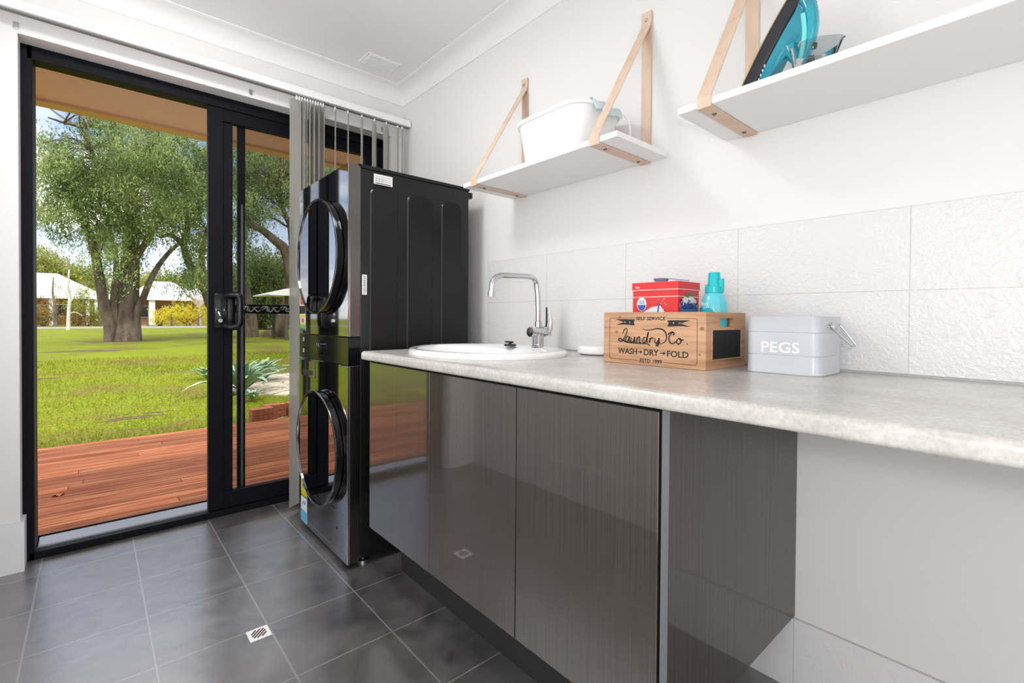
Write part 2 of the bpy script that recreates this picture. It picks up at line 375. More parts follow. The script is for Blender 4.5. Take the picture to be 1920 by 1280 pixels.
def single(name, bm, m, loc, label, cat, smooth=False, group=None, kind=None):
    """a thing that is one mesh, origin at loc"""
    bmesh.ops.recalc_face_normals(bm, faces=bm.faces)
    me = bpy.data.meshes.new(name); bm.to_mesh(me); bm.free(); me.transform(Matrix.Translation(-Vector(loc)))
    o = bpy.data.objects.new(name, me); COL.objects.link(o); o.location = loc; me.materials.append(m)
    if smooth: shade(me, smooth)
    ROOT[o.name] = Vector(loc); return tag(o, label, cat, group, kind)
def struct(name, bm, m, label=None, smooth=False):
    return obj(name, bm, m, None, smooth, 'structure', label)
def quads_mesh(name, V, nq):
    me = bpy.data.meshes.new(name); V = np.asarray(V, dtype=np.float32).reshape(-1, 3)
    me.vertices.add(len(V)); me.vertices.foreach_set('co', V.ravel())
    me.loops.add(nq*4); me.loops.foreach_set('vertex_index', np.arange(nq*4, dtype=np.int32))
    me.polygons.add(nq); me.polygons.foreach_set('loop_start', np.arange(0, nq*4, 4, dtype=np.int32))
    me.update(calc_edges=True); return me
def text_mesh(s, h0, h1, v0, v1, place, depth=.0006):
    """lettering fitted to the box h0..h1 x v0..v1, place(h, v, d) gives world points"""
    cu = bpy.data.curves.new('lettering', 'FONT'); cu.body = s; cu.extrude = .02; cu.offset = .012; cu.resolution_u = 3
    to = bpy.data.objects.new('lettering_tmp', cu); COL.objects.link(to)
    dg = bpy.context.evaluated_depsgraph_get(); me = bpy.data.meshes.new_from_object(to.evaluated_get(dg))
    bpy.data.objects.remove(to); bpy.data.curves.remove(cu)
    xs = [v.co.x for v in me.vertices]; ys = [v.co.y for v in me.vertices]
    a, b, c, d = min(xs), max(xs), min(ys), max(ys)
    for v in me.vertices:
        dd = depth if v.co.z > 0 else 0
        v.co = place(h0+(v.co.x-a)/(b-a)*(h1-h0), v0+(v.co.y-c)/(d-c)*(v1-v0), dd)
    return me
def join_meshes(name, mes):
    bm = bmesh.new()
    for me in mes: bm.from_mesh(me); bpy.data.meshes.remove(me)
    return bm
def stroke(bm, pts, w, place, n=5, depth=.0006):
    """a flat pen stroke through 2-D points, w = width or (start, mid, end)"""
    P = smooth_path([(p[0], p[1], 0) for p in pts], n) if n > 1 else [Vector((p[0], p[1], 0)) for p in pts]
    m = len(P); L, Rr = [], []
    for i, p in enumerate(P):
        d = (P[min(i+1, m-1)]-P[max(i-1, 0)]).normalized(); nn = Vector((-d.y, d.x, 0)); t = i/(m-1)
        ww = w if not isinstance(w, tuple) else (w[0]+(w[1]-w[0])*t*2 if t < .5 else w[1]+(w[2]-w[1])*(t-.5)*2)
        L.append(p+nn*ww/2); Rr.append(p-nn*ww/2)
    for a, b, c, d in zip(L, L[1:], Rr[1:], Rr):
        bm.faces.new([bm.verts.new(place(q.x, q.y, depth)) for q in (a, b, c, d)])
    return bm

# ------------------------------------------------------------------ room shell
XL, YB, ZC = -1.9, -3.7, 2.43           # left wall, back wall, ceiling
OX0, OX1, OZ = -1.69, -.085, 2.137      # door opening in the far wall
struct('floor', box(BM(), XL-.15, .2, YB-.15, .12, -.1, 0), M_floor)
struct('ceiling', box(BM(), XL-.15, .2, YB-.15, .12, ZC, ZC+.1), M_ceil)
bm = BM(); box(bm, XL-.15, OX0, 0, .25, 0, ZC); box(bm, OX1, .25, 0, .25, 0, ZC); box(bm, OX0, OX1, 0, .25, OZ, ZC)
struct('wall_far', bm, M_wall)
struct('wall_right', box(BM(), 0, .2, YB-.15, 0, 0, ZC), M_wall)
struct('wall_left', box(BM(), XL-.15, XL, YB-.15, 0, 0, ZC), M_wall)
struct('wall_back', box(BM(), XL, 0, YB-.15, YB, 0, ZC), M_wall)
# skirting tiles
struct('baseboard_right', box(BM(), -.01, 0, YB, 0, 0, .2, .0015), M_skirt)
struct('baseboard_left', box(BM(), XL, XL+.01, YB, 0, 0, .2, .0015), M_skirt)
bm = BM(); box(bm, XL+.01, OX0, -.01, 0, 0, .2); box(bm, OX0, OX0+.012, -.01, .087, 0, .2)
box(bm, OX1, -.01, -.01, 0, 0, .2, .0015)
struct('baseboard_far', bm, M_skirtx)
# coved cornices
def cove(n=8, w=.088):
    pts = [(0, 0), (0, -w), (.004, -w)]
    for k in range(n+1):
        t = k/n*PI/2; pts.append((w-.008-(w-.014)*math.cos(t)+.0, -w+.006+(w-.014)*math.sin(t)))
    pts += [(w, -.004), (w, 0)]
    return pts
cv = cove()
struct('trim_1', prism(BM(), cv, lambda a, b: (XL, -a, ZC+b), lambda a, b: (0, -a, ZC+b)), M_corn, None, 35)
struct('trim_2', prism(BM(), cv, lambda a, b: (-a, 0, ZC+b), lambda a, b: (-a, YB, ZC+b)), M_corn, None, 35)
struct('trim_3', prism(BM(), cv, lambda a, b: (XL+a, 0, ZC+b), lambda a, b: (XL+a, YB, ZC+b)), M_corn, None, 35)
# splashback
sb = struct('splashback', box(BM(), -.009, 0, YB, -.874, .9, 1.3), M_wtile, 'textured white tiles above the worktop')
# ceiling vent
v = thing('ceiling_vent', (-.28, -.235, ZC), 'small white slotted air vent in the corner of the ceiling', 'vent')
obj('vent_plate', box(BM(), -.37, -.175, -.30, -.165, ZC-.006, ZC, .003), M_corn, v)
bm = BM()
for k in range(9): box(bm, -.355, -.19, -.292+k*.0135, -.286+k*.0135, ZC-.009, ZC-.005)
obj('slats', bm, M_ceil, v)
# floor waste
v = thing('floor_waste', (-1.068, -1.032, 0), 'square white floor drain with diagonal slots in the dark tiles', 'drain')
obj('grate', box(BM(), -1.10, -1.037, -1.064, -1.001, 0, .003, .001), M_plwhite, v)
bm = BM()
for k, (a, hl) in enumerate(((-.018, .012), (-.009, .021), (0, .026), (.009, .021), (.018, .012))):
    c = Vector((-1.0685+a*.7, -1.0325-a*.7, .0034)); d = Vector((.707, .707, 0)); n_ = Vector((-.707, .707, 0))*.0028
    bm.faces.new([bm.verts.new(c+d*s1*hl+n_*s2) for s1, s2 in ((-1, -1), (1, -1), (1, 1), (-1, 1))])
obj('slots', bm, mat('rust_slots', (.10, .04, .035), .8), v)

# ------------------------------------------------------------------ sliding door (door_1)
D = thing('door_1', (-.885, .088, 0), 'black aluminium sliding glass door standing open onto the deck', 'door', kind='structure')
DX0, DX1 = -1.672, -.098
bm = BM(); box(bm, DX0-.02, DX0+.017, .088, .252, 0, OZ, .002); box(bm, DX1-.045, DX1+.02, .088, .252, 0, OZ, .002)
box(bm, DX0, DX1, .088, .165, OZ-.055, OZ+.005, .002)
obj('frame', bm, M_black, D)
bm = BM(); box(bm, DX0, DX1, .088, .125, 0, .032, .002); box(bm, DX0, DX1, .125, .29, 0, .012); box(bm, DX0, DX1, .283, .292, 0, .033)
obj('sill', bm, M_black, D)
bm = BM(); box(bm, DX0+.02, DX1-.045, .165, .275, .01, .030, .003); box(bm, DX0+.02, DX1, .133, .137, .01, .034)
obj('track', bm, mat('worn_aluminium', (.33, .34, .37), .4, metal=.7), D)
P = obj('sliding_panel', (lambda b: (box(b, -1.032, -.965, .098, .138, .034, OZ-.052, .003), box(b, -.205, -.143, .098, .138, .034, OZ-.052, .003),
    box(b, -.966, -.204, .098, .138, .034, .118, .003), box(b, -.966, -.204, .098, .138, OZ-.118, OZ-.052, .003), box(b, -.966, -.922, .108, .130, .118, OZ-.118, .002), b)[-1])(BM()), M_black, D)
obj('pane', box(BM(), -.922, -.204, .116, .121, .118, OZ-.118), M_glass, P)
# lock body with a D handle
hb = BM()
box(hb, -1.010, -.950, .070, .098, .965, 1.140, .006)
tube(hb, smooth_path([(-.962, .082, 1.128), (-.935, .060, 1.134), (-.905, .044, 1.125), (-.903, .042, 1.055), (-.905, .044, .985), (-.935, .060, .968), (-.962, .082, .974)]), [.017]*37, 12)
box(hb, -.955, -.915, .075, .086, .975, 1.130, .003)
H = obj('handle', hb, M_blackgloss, P, 45)
bm = BM(); tube(bm, [(-.993, .071, 1.045), (-.988, .066, 1.035), (-.985, .064, 1.025)], [.006, .007, .005], 10)
lathe(bm, [(.001, 0), (.010, 0), (.010, .006), (.001, .006)], (-.985, .064, 1.003), 'Y', 20)
obj('latch', bm, M_chrome, H, 45, label='chrome snib and keyhole')
# outer screen door parked behind the glass
Sc = obj('screen_door', (lambda b: (box(b, -.889, -.852, .160, .185, .035, OZ-.06, .003), box(b, -.19, -.15, .160, .185, .035, OZ-.06, .003),
    box(b, -.853, -.19, .160, .185, OZ-.10, OZ-.06), box(b, -.853, -.19, .160, .185, .035, .075), b)[-1])(BM()), M_black, D)
obj('stile_highlight', box(BM(), -.8735, -.8635, .1585, .1605, .036, 1.62), mat('stile_highlight_grey', (.22, .24, .28), .35, metal=.5), Sc, label='pale strip standing in for the highlight on the stile')  # highlight along the black stile, put in as a thin grey strip
bar = obj('midrail', box(BM(), -.96, -.15, .158, .183, 1.041, 1.089, .002), M_black, Sc)
bm = BM()
pl = lambda h, v_, d: Vector((h, .1575-d, v_))
for k in range(7):
    x = -.875+k*.098
    for pts in ([(0, .004), (.010, .012), (.028, .014), (.018, .002), (.006, -.004)], [(.02, .012), (.036, .013), (.030, -.008), (.040, -.010)],
                [(.046, .010), (.040, -.008), (.052, -.012), (.072, .010), (.088, .008)], [(.055, .013), (.068, .0), (.082, -.013), (.098, -.004)]):
        stroke(bm, [(x+a, 1.065+b) for a, b in pts], (.002, .0055, .002), pl, 5)
obj('scroll_pattern', bm, mat('white_scroll', (.7, .7, .7), .5), bar, label='white scroll ornament')
bm = BM()

# ------------------------------------------------------------------ vertical blind
VB = thing('vertical_blind', (-.95, -.08, 2.215), 'sheer grey vertical blind drawn to the right of the sliding door', 'blind')
bm = BM(); box(bm, XL+.005, -.006, -.105, -.055, 2.184, 2.222, .003); obj('headrail', bm, M_white, VB)
bm = BM(); box(bm, XL+.01, -.01, -.088, -.068, 2.180, 2.184); obj('channel', bm, M_greyink, VB)
for x in (-1.694, -.863, -.145):
    bm = BM(); box(bm, x-.008, x+.008, -.006, -.0005, 2.150, 2.178, .002); lathe(bm, [(.003, 0), (.003, -.004)], (x, -.006, 2.168), 'Y', 10)
    obj('bracket', bm, M_zinc, VB)
def vane_bm(x, ang, w=.089, z0=.032, z1=2.165, curve=.006):
    b = BM(); d = Vector((math.sin(ang), math.cos(ang), 0)); n_ = Vector((d.y, -d.x, 0)); rs = []
    for z in (z0, z1-.05, z1-.02, z1):
        f = 1 if z < z1-.01 else .25
        prof = []
        for s in (1, -1):
            for k in range(6):
                q = (k/5-.5)*(s); prof.append(Vector((x, -.08, z))+d*q*w*f+n_*(curve*(1-4*q*q)+s*.0004))
        rs.append(prof)
    return rings(b, rs)
for i in range(11):
    x = -.665+i*.0138
    o = obj('vane', vane_bm(x, math.radians(random.uniform(2, 34) if i else 62), curve=random.uniform(-.008, .008)), M_vane, VB, True)
for x, a in ((-.463, 20), (-.391, 23), (-.309, 30), (-.232, 42), (-.158, 48), (-.084, 32), (-.055, 32)):
    obj('vane', vane_bm(x, math.radians(a), .085), M_vane, VB, True)
for x in [-.665+i*.0138 for i in range(11)]+[-.463, -.391, -.309, -.232, -.158, -.084, -.055]:
    obj('carrier', box(BM(), x-.0035, x+.0035, -.085, -.075, 2.158, 2.182, .001), M_plwhite, VB)

# ------------------------------------------------------------------ stacked washer and dryer
WX, WY0, WY1, WH = -.70, -.845, -.245, 1.648
T = thing('washer_dryer_tower', (-.4, -.545, 0), 'tall black laundry tower with two round doors in the corner', 'washing machine')
body = BM(); box(body, -.648, -.105, WY0+.002, WY1-.002, .03, WH-.012, .006); obj('cabinet', body, M_body, T, 45)
bm = BM(); box(bm, -.66, -.10, WY0, WY1, WH-.014, WH+.002, .003); box(bm, -.112, -.082, WY0+.004, WY1-.004, WH-.045, WH-.018, .002)
obj('top_panel', bm, M_body, T)
bm = BM()
for a, b in ((-.608, -.483), (-.437, -.307), (-.261, -.148)):
    pr = rrect(b-a, 1.28 if b > -.4 else 1.28, .03, 5, (a+b)/2, .925)
    inner = [((a+b)/2+(x-(a+b)/2)*.93, .925+(z-.925)*.995) for x, z in pr]
    rings(bm, [[Vector((x, WY0+.002, z)) for x, z in pr], [Vector((x, WY0-.0035, z)) for x, z in inner]])
obj('side_pressing', bm, M_body, T, 30)
fp = BM(); box(fp, WX, -.694, WY0+.001, WY1-.001, .945, WH-.004, .002); box(fp, WX, -.694, WY0+.001, WY1-.001, .022, .828, .002)
fpo = obj('front_panel', fp, M_steel, T)
bm = BM(); box(bm, -.694, -.648, WY0, WY1, .022, .828, .002); box(bm, -.694, -.648, WY0, WY1, .945, WH-.002, .002); obj('front_edge', bm, M_side, T)
cp = obj('control_panel', box(BM(), WX+.0005, -.648, WY0+.0005, WY1-.0005, .830, .943, .002), M_blackgloss, T)
bm = BM(); lathe(bm, [(.001, .0), (.030, .0), (.030, -.012), (.024, -.016), (.001, -.016)], (WX, -.545, .887), 'X', 40); obj('dial', bm, M_blackgloss, cp, 40)
for zz in (.922, .912, .868, .858): obj('icon', box(BM(), WX-.0006, WX, -.318, -.302, zz-.003, zz+.003), M_sticker, cp)
dr = obj('detergent_drawer', box(BM(), WX-.004, WX, -.468, -.275, .742, .822, .003), M_steel, T)
obj('grip', (lambda b: (box(b, WX-.0045, WX-.003, -.45, -.31, .752, .775, .001), b)[-1])(BM()), M_silicone, dr)
for zc in (1.290, .447):
    bm = BM(); c = (WX, -.558, zc); R0 = .252
    lathe(bm, [(R0-.02, -.001), (R0-.006, -.003), (R0-.004, -.016), (R0, -.026), (R0, -.031), (R0-.010, -.033)], c, 'X', 72, cap0=False, cap1=False)
    dd = obj('porthole_door', bm, M_blackgloss, T, 40)
    bm = BM(); lathe(bm, [(R0-.0095, -.0325), (R0-.0095, -.029)], c, 'X', 72, cap0=False, cap1=True)
    obj('door_glass', bm, M_doorglass, dd, 40)
    bm = BM(); lathe(bm, [(R0+.0005, -.0310), (R0+.0005, -.0332), (R0-.0012, -.0336), (R0-.0020, -.0325)], c, 'X', 72, cap0=False, cap1=False)
    obj('trim_ring', bm, M_rim, dd, 40, label='thin metal rim')
# pump filter hatch with coin slot
hf = obj('filter_hatch', (lambda b: (box(b, WX-.0012, WX+.001, -.828, -.665, .045, .215, .0006), b)[-1])(BM()), M_steel, T)
obj('slot', box(BM(), WX-.002, WX-.001, -.744, -.732, .135, .148), M_silicone, hf)
# side labels
sl = obj('rating_label', box(BM(), -.594, -.510, WY0-.0048, WY0-.0035, 1.578, 1.620, .0004), M_sticker, T, label='white printed rating label')
bm = BM()
for k in range(4): box(bm, -.588, -.516, WY0-.0055, WY0-.0047, 1.612-k*.0095-.0012, 1.612-k*.0095)
for k in range(3): box(bm, -.586+k*.014, -.584+k*.014, WY0-.0055, WY0-.0047, 1.588, 1.605)
box(bm, -.588, -.52, WY0-.0055, WY0-.0047, 1.581, 1.585)
obj('print', bm, M_greyink, sl)
sl = obj('barcode_label', box(BM(), -.641, -.621, WY0-.001, WY0+.002, 1.118, 1.200, .0004), M_sticker, T, label='narrow upright white barcode label')
bm = BM()
for k in range(12): box(bm, -.636, -.627, WY0-.0016, WY0-.0008, 1.126+k*.0058, 1.126+k*.0058+.002+(k % 3)*.0006)
obj('print', bm, M_greyink, sl)
# energy stickers on the front
def sticker(y0, y1, bands):
    base = None
    for z0, z1, col in bands:
        o = obj('energy_sticker' if base is None else 'band', box(BM(), WX-(.0008 if base is None else .0012), WX+.0002 if base is None else WX-.0007, y0, y1, z0, z1), mat('sticker_%d' % random.randint(0, 9999), col, .5), T if base is None else base)
        if base is None: base = o; o['label'] = 'coloured energy rating sticker'
    return base
s1 = sticker(-.338, -.262, [(.958, 1.145, (.75, .73, .72)), (1.085, 1.13, (.70, .10, .08)), (1.040, 1.078, (.02, .02, .02)), (1.022, 1.036, (.85, .65, .03)), (.985, .994, (.80, .50, .03)), (.968, .985, (.15, .45, .06)), (.958, .968, (.02, .12, .17))])
me = text_mesh('88', -.318, -.282, .996, 1.018, lambda h, v_, d: Vector((WX-.0012-d, -.6-h, v_))); obj('print', me, mat('maroon_ink', (.35, .1, .15), .6), s1)
s2 = sticker(-.362, -.276, [(.030, .235, (.82, .82, .80)), (.180, .228, (.85, .70, .05)), (.155, .180, (.75, .60, .04)), (.150, .157, (.12, .40, .06)), (.100, .145, (.82, .88, .90)), (.032, .085, (.12, .48, .75))])
M_bink = mat('blue_ink', (.05, .25, .5), .6)
bm = BM(); stroke(bm, [(-.30, .108), (-.315, .128), (-.335, .120), (-.345, .136)], .007, lambda h, v_, d: Vector((WX-.0013-d, h, v_)), 5); obj('print', bm, M_bink, s2)
bm = BM(); stroke(bm, [(-.30, .195), (-.31, .212), (-.325, .196), (-.335, .205)], .009, lambda h, v_, d: Vector((WX-.0013-d, h, v_)), 5)
obj('print', bm, M_bink, s2)
me = text_mesh('LG', .262, .298, 1.585, 1.598, lambda h, v_, d: Vector((WX-.0005-d, -h, v_))); obj('badge', me, M_zinc, fpo)
for x, y in ((-.615, -.80), (-.615, -.29), (-.15, -.80), (-.15, -.29)):
    bm = BM(); lathe(bm, [(.001, 0), (.026, 0), (.026, .008), (.012, .011), (.008, .012), (.008, .034), (.001, .034)], (x, y, 0), 'Z', 24); obj('foot', bm, M_alu if y < -.5 else M_rubber, T, 40)

# ------------------------------------------------------------------ base cabinet
CX, CZ0, CZ1 = -.665, .212, .852
K = thing('base_cabinet', (-.34, -1.61, 0), 'glossy dark woodgrain cabinet with three flush doors under the worktop', 'cabinet')
bm = BM(); box(bm, CX+.022, -.02, -.99, -.972, CZ0, .860); box(bm, CX+.022, -.02, -2.232, -.972, CZ0, CZ0+.016); box(bm, CX+.03, CX+.06, -2.232, -.972, .80, .859); box(bm, -.06, -.02, -2.232, -.972, .80, .859); box(bm, -.035, -.02, -2.232, -.972, CZ0, .859)
obj('carcass', bm, M_silicone, K)
for a, b in ((-1.4065, -.972), (-1.8205, -1.4095), (-2.227, -1.8235)):
    obj('door', box(BM(), CX, CX+.018, a, b, CZ0, CZ1, .0012), M_lam, K)
obj('side_panel', box(BM(), CX+.001, -.0005, -2.2495, -2.2335, CZ0-.008, .8605, .0006), M_lam2, K)
obj('edging', box(BM(), CX-.0008, CX+.001, -2.2490, -2.2340, CZ0-.008, .8605), M_aluedge, K, label='grey metallic edge strip')
obj('kickboard', box(BM(), -.53, -.514, -2.232, -.98, 0, CZ0), M_silicone, K)

# ------------------------------------------------------------------ worktop
def wt_profile():
    z0, z1, x0, r = .861, .895, -.69, .013
    p = [(-.0005, z0), (-.0005, z1)]
    for k in range(7): t = PI/2+PI/2*k/6; p.append((x0+r+r*math.cos(t), z1-r+r*math.sin(t)))
    for k in range(5): t = PI+PI/2*k/4; p.append((x0+.009+.009*math.cos(t), z0+.009+.009*math.sin(t)))
    return p
bm = BM(); prism(bm, wt_profile(), lambda a, b: (a, YB, b), lambda a, b: (a, -.950, b))
BX, BY, AX, AY = -.365, -1.315, .272, .325
def cut_hole(bm):
    bmesh.ops.recalc_face_normals(bm, faces=bm.faces); m1 = bpy.data.meshes.new('worktop_tmp'); bm.to_mesh(m1); bm.free(); o1 = bpy.data.objects.new('worktop_tmp', m1); COL.objects.link(o1)
    b2 = BM(); rings(b2, [[Vector((BX-.03+AX*.84*math.cos(2*PI*k/64), BY+AY*.89*math.sin(2*PI*k/64), z)) for k in range(64)] for z in (.82, .93)]); bmesh.ops.recalc_face_normals(b2, faces=b2.faces)
    m2 = bpy.data.meshes.new('cutter_tmp'); b2.to_mesh(m2); b2.free(); o2 = bpy.data.objects.new('cutter_tmp', m2); COL.objects.link(o2)
    md = o1.modifiers.new('b', 'BOOLEAN'); md.operation = 'DIFFERENCE'; md.object = o2; md.solver = 'EXACT'
    me = bpy.data.meshes.new_from_object(o1.evaluated_get(bpy.context.evaluated_depsgraph_get()))
    bpy.data.objects.remove(o1); bpy.data.objects.remove(o2); r = bmesh.new(); r.from_mesh(me); bpy.data.meshes.remove(me); return r
bm = cut_hole(bm)
single('worktop', bm, M_counter, (-.35, -2.3, .861), 'long grey stone-look worktop with rounded front edge along the right wall', 'worktop', 30)

# ------------------------------------------------------------------ basin, tap, plug
BX, BY, AX, AY = -.365, -1.315, .272, .325
B = thing('basin', (BX, BY, .895), 'oval white ceramic laundry basin set into the left end of the worktop', 'sink')
bm = BM()
prof = [(1.0, .0002), (1.005, .008), (.995, .015), (.97, .0195), (.92, .0205), (.885, .0175)]
def oval(kx, ky, z, dx=0): return [Vector((BX+dx+AX*kx*math.cos(2*PI*k/72), BY+AY*ky*math.sin(2*PI*k/72), .895+z)) for k in range(72)]
rs = [oval(k, k, z) for k, z in prof]
rs += [oval(.80, .865, .010, -.03), oval(.77, .845, .0, -.03), oval(.74, .80, -.04, -.03), oval(.68, .74, -.11, -.03), oval(.52, .58, -.155, -.03), oval(.2, .2, -.165, -.03)]
rings(bm, rs, True, False, True)
obj('rim', bm, M_ceramic, B, 60)
bm = BM(); lathe(bm, [(.001, .004), (.009, .004), (.0095, .0)], (BX-.03+AX*.60, BY-.12, .880), 'Z', 18, sx=1.2); obj('overflow_hole', bm, M_silicone, B)
# plug with strainer, lying on the back of the basin
pg = thing('sink_plug', (-.18, -1.235, .915), 'small black sink plug lying on the rim of the white basin', 'plug')
bm = BM(); lathe(bm, [(.001, 0), (.024, 0), (.026, .004), (.022, .008), (.001, .008)], (-.185, -1.245, .912), 'Z', 28); obj('stopper', bm, M_rubber, pg, 40)
bm = BM(); lathe(bm, [(.006, .008), (.006, .014), (.001, .015)], (-.185, -1.245, .912), 'Z', 16); box(bm, -.195, -.180, -1.262, -1.222, .925, .932, .002); obj('pull_ring', bm, M_rubber, pg)
# mixer tap
TX, TY = -.130, -1.352
Tp = thing('mixer_tap', (TX, TY, .912), 'chrome gooseneck mixer tap standing at the back of the basin', 'tap')
bm = BM(); lathe(bm, [(.001, 0), (.027, 0), (.027, .004), (.023, .007), (.022, .045), (.023, .050), (.001, .052)], (TX, TY, .912), 'Z', 32); obj('base', bm, M_chrome, Tp, 40)
bm = BM(); lathe(bm, [(.001, -.058), (.019, -.058), (.021, -.053), (.021, .028), (.019, .032), (.001, .033)], (TX+.012, TY, .972), 'X', 32); obj('valve_body', bm, M_chrome, Tp, 40)
bm = BM()
pth = [(TX, TY, .985), (TX, TY, 1.05), (TX-.004, TY, 1.12), (TX-.010, TY, 1.155)]
for k in range(1, 8): t = k/8*PI/2; pth.append((TX-.010-.035*(1-math.cos(t)), TY, 1.155+.033*math.sin(t)))
pth += [(TX-.06, TY, 1.190), (TX-.18, TY, 1.186)]
for k in range(1, 9): t = k/8*PI/2; pth.append((TX-.185-.052*math.sin(t), TY, 1.186-.040*(1-math.cos(t))-.0))
pth += [(TX-.240, TY, 1.125), (TX-.241, TY, 1.112)]
tube(bm, pth, .0105, 18)
sp = obj('spout', bm, M_chrome, Tp, 40)
bm = BM(); lathe(bm, [(.0135, 0), (.0135, .022), (.011, .024)], (TX, TY, .990), 'Z', 24); obj('collar', bm, M_chrome, Tp, 40)
bm = BM(); lathe(bm, [(.0125, -.006), (.0125, .010)], (TX-.241, TY, 1.112), 'Z', 24); obj('aerator', bm, M_chrome, Tp, 40)
bm = BM()
rs = []
for z, x, w, h in ((.955, .048, .018, .016), (.985, .060, .019, .014), (1.015, .062, .018, .010), (1.040, .056, .013, .006), (1.062, .052, .010, .004), (1.072, .049, .006, .003)):
    rs.append([Vector((TX+x+h*math.cos(2*PI*k/16), TY+w*math.sin(2*PI*k/16), z)) for k in range(16)])
rings(bm, rs); obj('lever', bm, M_chrome, Tp, 50)

# ------------------------------------------------------------------ soap dish
bm = BM(); lathe(bm, [(.001, 0), (.058, 0), (.072, .006), (.076, .022), (.070, .030), (.001, .033)], (-.088, -1.612, .8955), 'Z', 40, sx=.8)
single('white_container', bm, M_plwhite, (-.088, -1.612, .8955), 'low rounded white plastic container half hidden behind the wooden crate', 'container', 50)

# ------------------------------------------------------------------ crate
CY, CB = -1.9655, .8955
Cr = thing('wooden_crate', (-.17, CY, CB), 'wooden crate with black printed laundry lettering and a small chalkboard end', 'crate')
y0, y1, x0, x1, hh = -2.128, -1.803, -.290, -.055, .151
bm = BM(); box(bm, x0, x0+.012, y0, y1, CB, CB+hh, .0015); obj('front_board', bm, M_pine, Cr)
bm = BM(); box(bm, x1-.012, x1, y0, y1, CB, CB+hh, .0015); obj('back_board', bm, M_pine, Cr)
obj('bottom_board', box(BM(), x0+.012, x1-.012, y0+.012, y1-.012, CB, CB+.008), M_pine, Cr)
def end_board(ya, yb):
    # board with a stadium-shaped hand hole
    b = BM(); W2, H2 = (x1-x0)/2-.012, hh; cx = (x0+x1)/2; hz = .123
    hole = rrect(.085, .024, .0119, 6, 0, hz); n = len(hole); outer = []
    for px, pz in hole:
        a = math.atan2((pz-hz), px); c, s = math.cos(a), math.sin(a)
        dz = (H2-hz) if s > 0 else hz
        k = min(W2/abs(c) if abs(c) > 1e-6 else 9, dz/abs(s) if abs(s) > 1e-6 else 9); outer.append((k*c, hz+k*s))
    # exact corners
    for cxx, czz in ((W2, H2), (-W2, H2), (-W2, 0), (W2, 0)):
        i = min(range(n), key=lambda q: (outer[q][0]-cxx)**2+(outer[q][1]-czz)**2); outer[i] = (cxx, czz)
    f = lambda y: ([b.verts.new((cx+p[0], y, CB+p[1])) for p in outer], [b.verts.new((cx+p[0], y, CB+p[1])) for p in hole])
    oa, ha = f(ya); ob, hb_ = f(yb)
    for i in range(n):
        j = (i+1) % n
        b.faces.new((oa[i], oa[j], ha[j], ha[i])); b.faces.new((ob[i], ob[j], hb_[j], hb_[i])); b.faces.new((oa[i], oa[j], ob[j], ob[i])); b.faces.new((ha[i], ha[j], hb_[j], hb_[i]))
    return b
eb = obj('end_board', end_board(y0, y0+.012), M_pine, Cr)
obj('end_board', end_board(y1-.012, y1), M_pine, Cr)
fx = lambda b, xa, xb, za, zb: box(b, xa, xb, y0-.003, y0, za, zb, .001)
bm = BM(); fx(bm, -.262, -.257, CB+.022, CB+.108); fx(bm, -.089, -.084, CB+.022, CB+.108); fx(bm, -.257, -.089, CB+.022, CB+.027); fx(bm, -.257, -.089, CB+.103, CB+.108)
obj('chalkboard_frame', bm, M_pine, Cr)
obj('chalkboard', box(BM(), -.257, -.089, y0-.0012, y0, CB+.027, CB+.103), M_slate, Cr, label='small blank chalkboard')
M_knot = mat('pine_knot', (.36, .15, .07), .6)
for ky, kz, kr in ((-1.862, .1375, .0045), (-1.851, .092, .006), (-2.118, .108, .0065), (-2.112, .040, .0035)):
    bm = BM(); bm.faces.new([bm.verts.new((x0-.0004, ky+kr*math.cos(q*PI/8), CB+kz+kr*.8*math.sin(q*PI/8))) for q in range(16)]); obj('knot', bm, M_knot, Cr)
fp_ = lambda h, v_, d: Vector((x0-.0002-d, CY-h, CB+v_))          # h grows to the right as read
STR = dict(
 L=[(.0925, .088), (.0885, .097), (.0815, .103), (.0765, .098), (.0825, .082), (.0905, .07), (.0995, .065), (.1065, .068), (.1045, .073), (.0955, .071), (.0805, .064), (.0525, .062), (.0215, .062), (.0095, .0615), (-.0005, .057)],
 sw=[(.0255, .105), (.0155, .101), (-.0025, .101), (-.0195, .105), (-.0365, .104), (-.0485, .095), (-.0515, .082), (-.0485, .072), (-.0415, .066), (-.0315, .062)],
 a=[(.0715, .08), (.0785, .079), (.0825, .069), (.0775, .064), (.0715, .071), (.0685, .08), (.0695, .068), (.0645, .065)],
 u=[(.0615, .079), (.0635, .069), (.0585, .064), (.0525, .07), (.0505, .08), (.0525, .068), (.0475, .065)],
 n=[(.0425, .079), (.0435, .064), (.0425, .074), (.0365, .08), (.0335, .077), (.0345, .065), (.0295, .065)],
 d=[(.0135, .079), (.0205, .078), (.0235, .069), (.0185, .065), (.0115, .072), (.0055, .095), (.0105, .07), (.0055, .065)],
 r=[(.0005, .079), (.0015, .065), (-.0005, .074), (-.0065, .079), (-.0115, .077)],
 y=[(-.0165, .078), (-.0145, .069), (-.0195, .065), (-.0265, .072), (-.0285, .079), (-.0275, .065), (-.0235, .057), (-.0195, .061), (-.0255, .064), (-.0325, .067)],
 C=[(-.0555, .089), (-.0605, .094), (-.0695, .097), (-.0745, .092), (-.0705, .089)], C2=[(-.0715, .096), (-.0635, .091), (-.0585, .079), (-.0625, .068), (-.0715, .066), (-.0795, .072)],
 o=[(-.0895, .08), (-.0845, .078), (-.0815, .07), (-.0865, .065), (-.0935, .07), (-.0925, .078), (-.0885, .08), (-.0965, .076), (-.1025, .078)])
bm = BM()
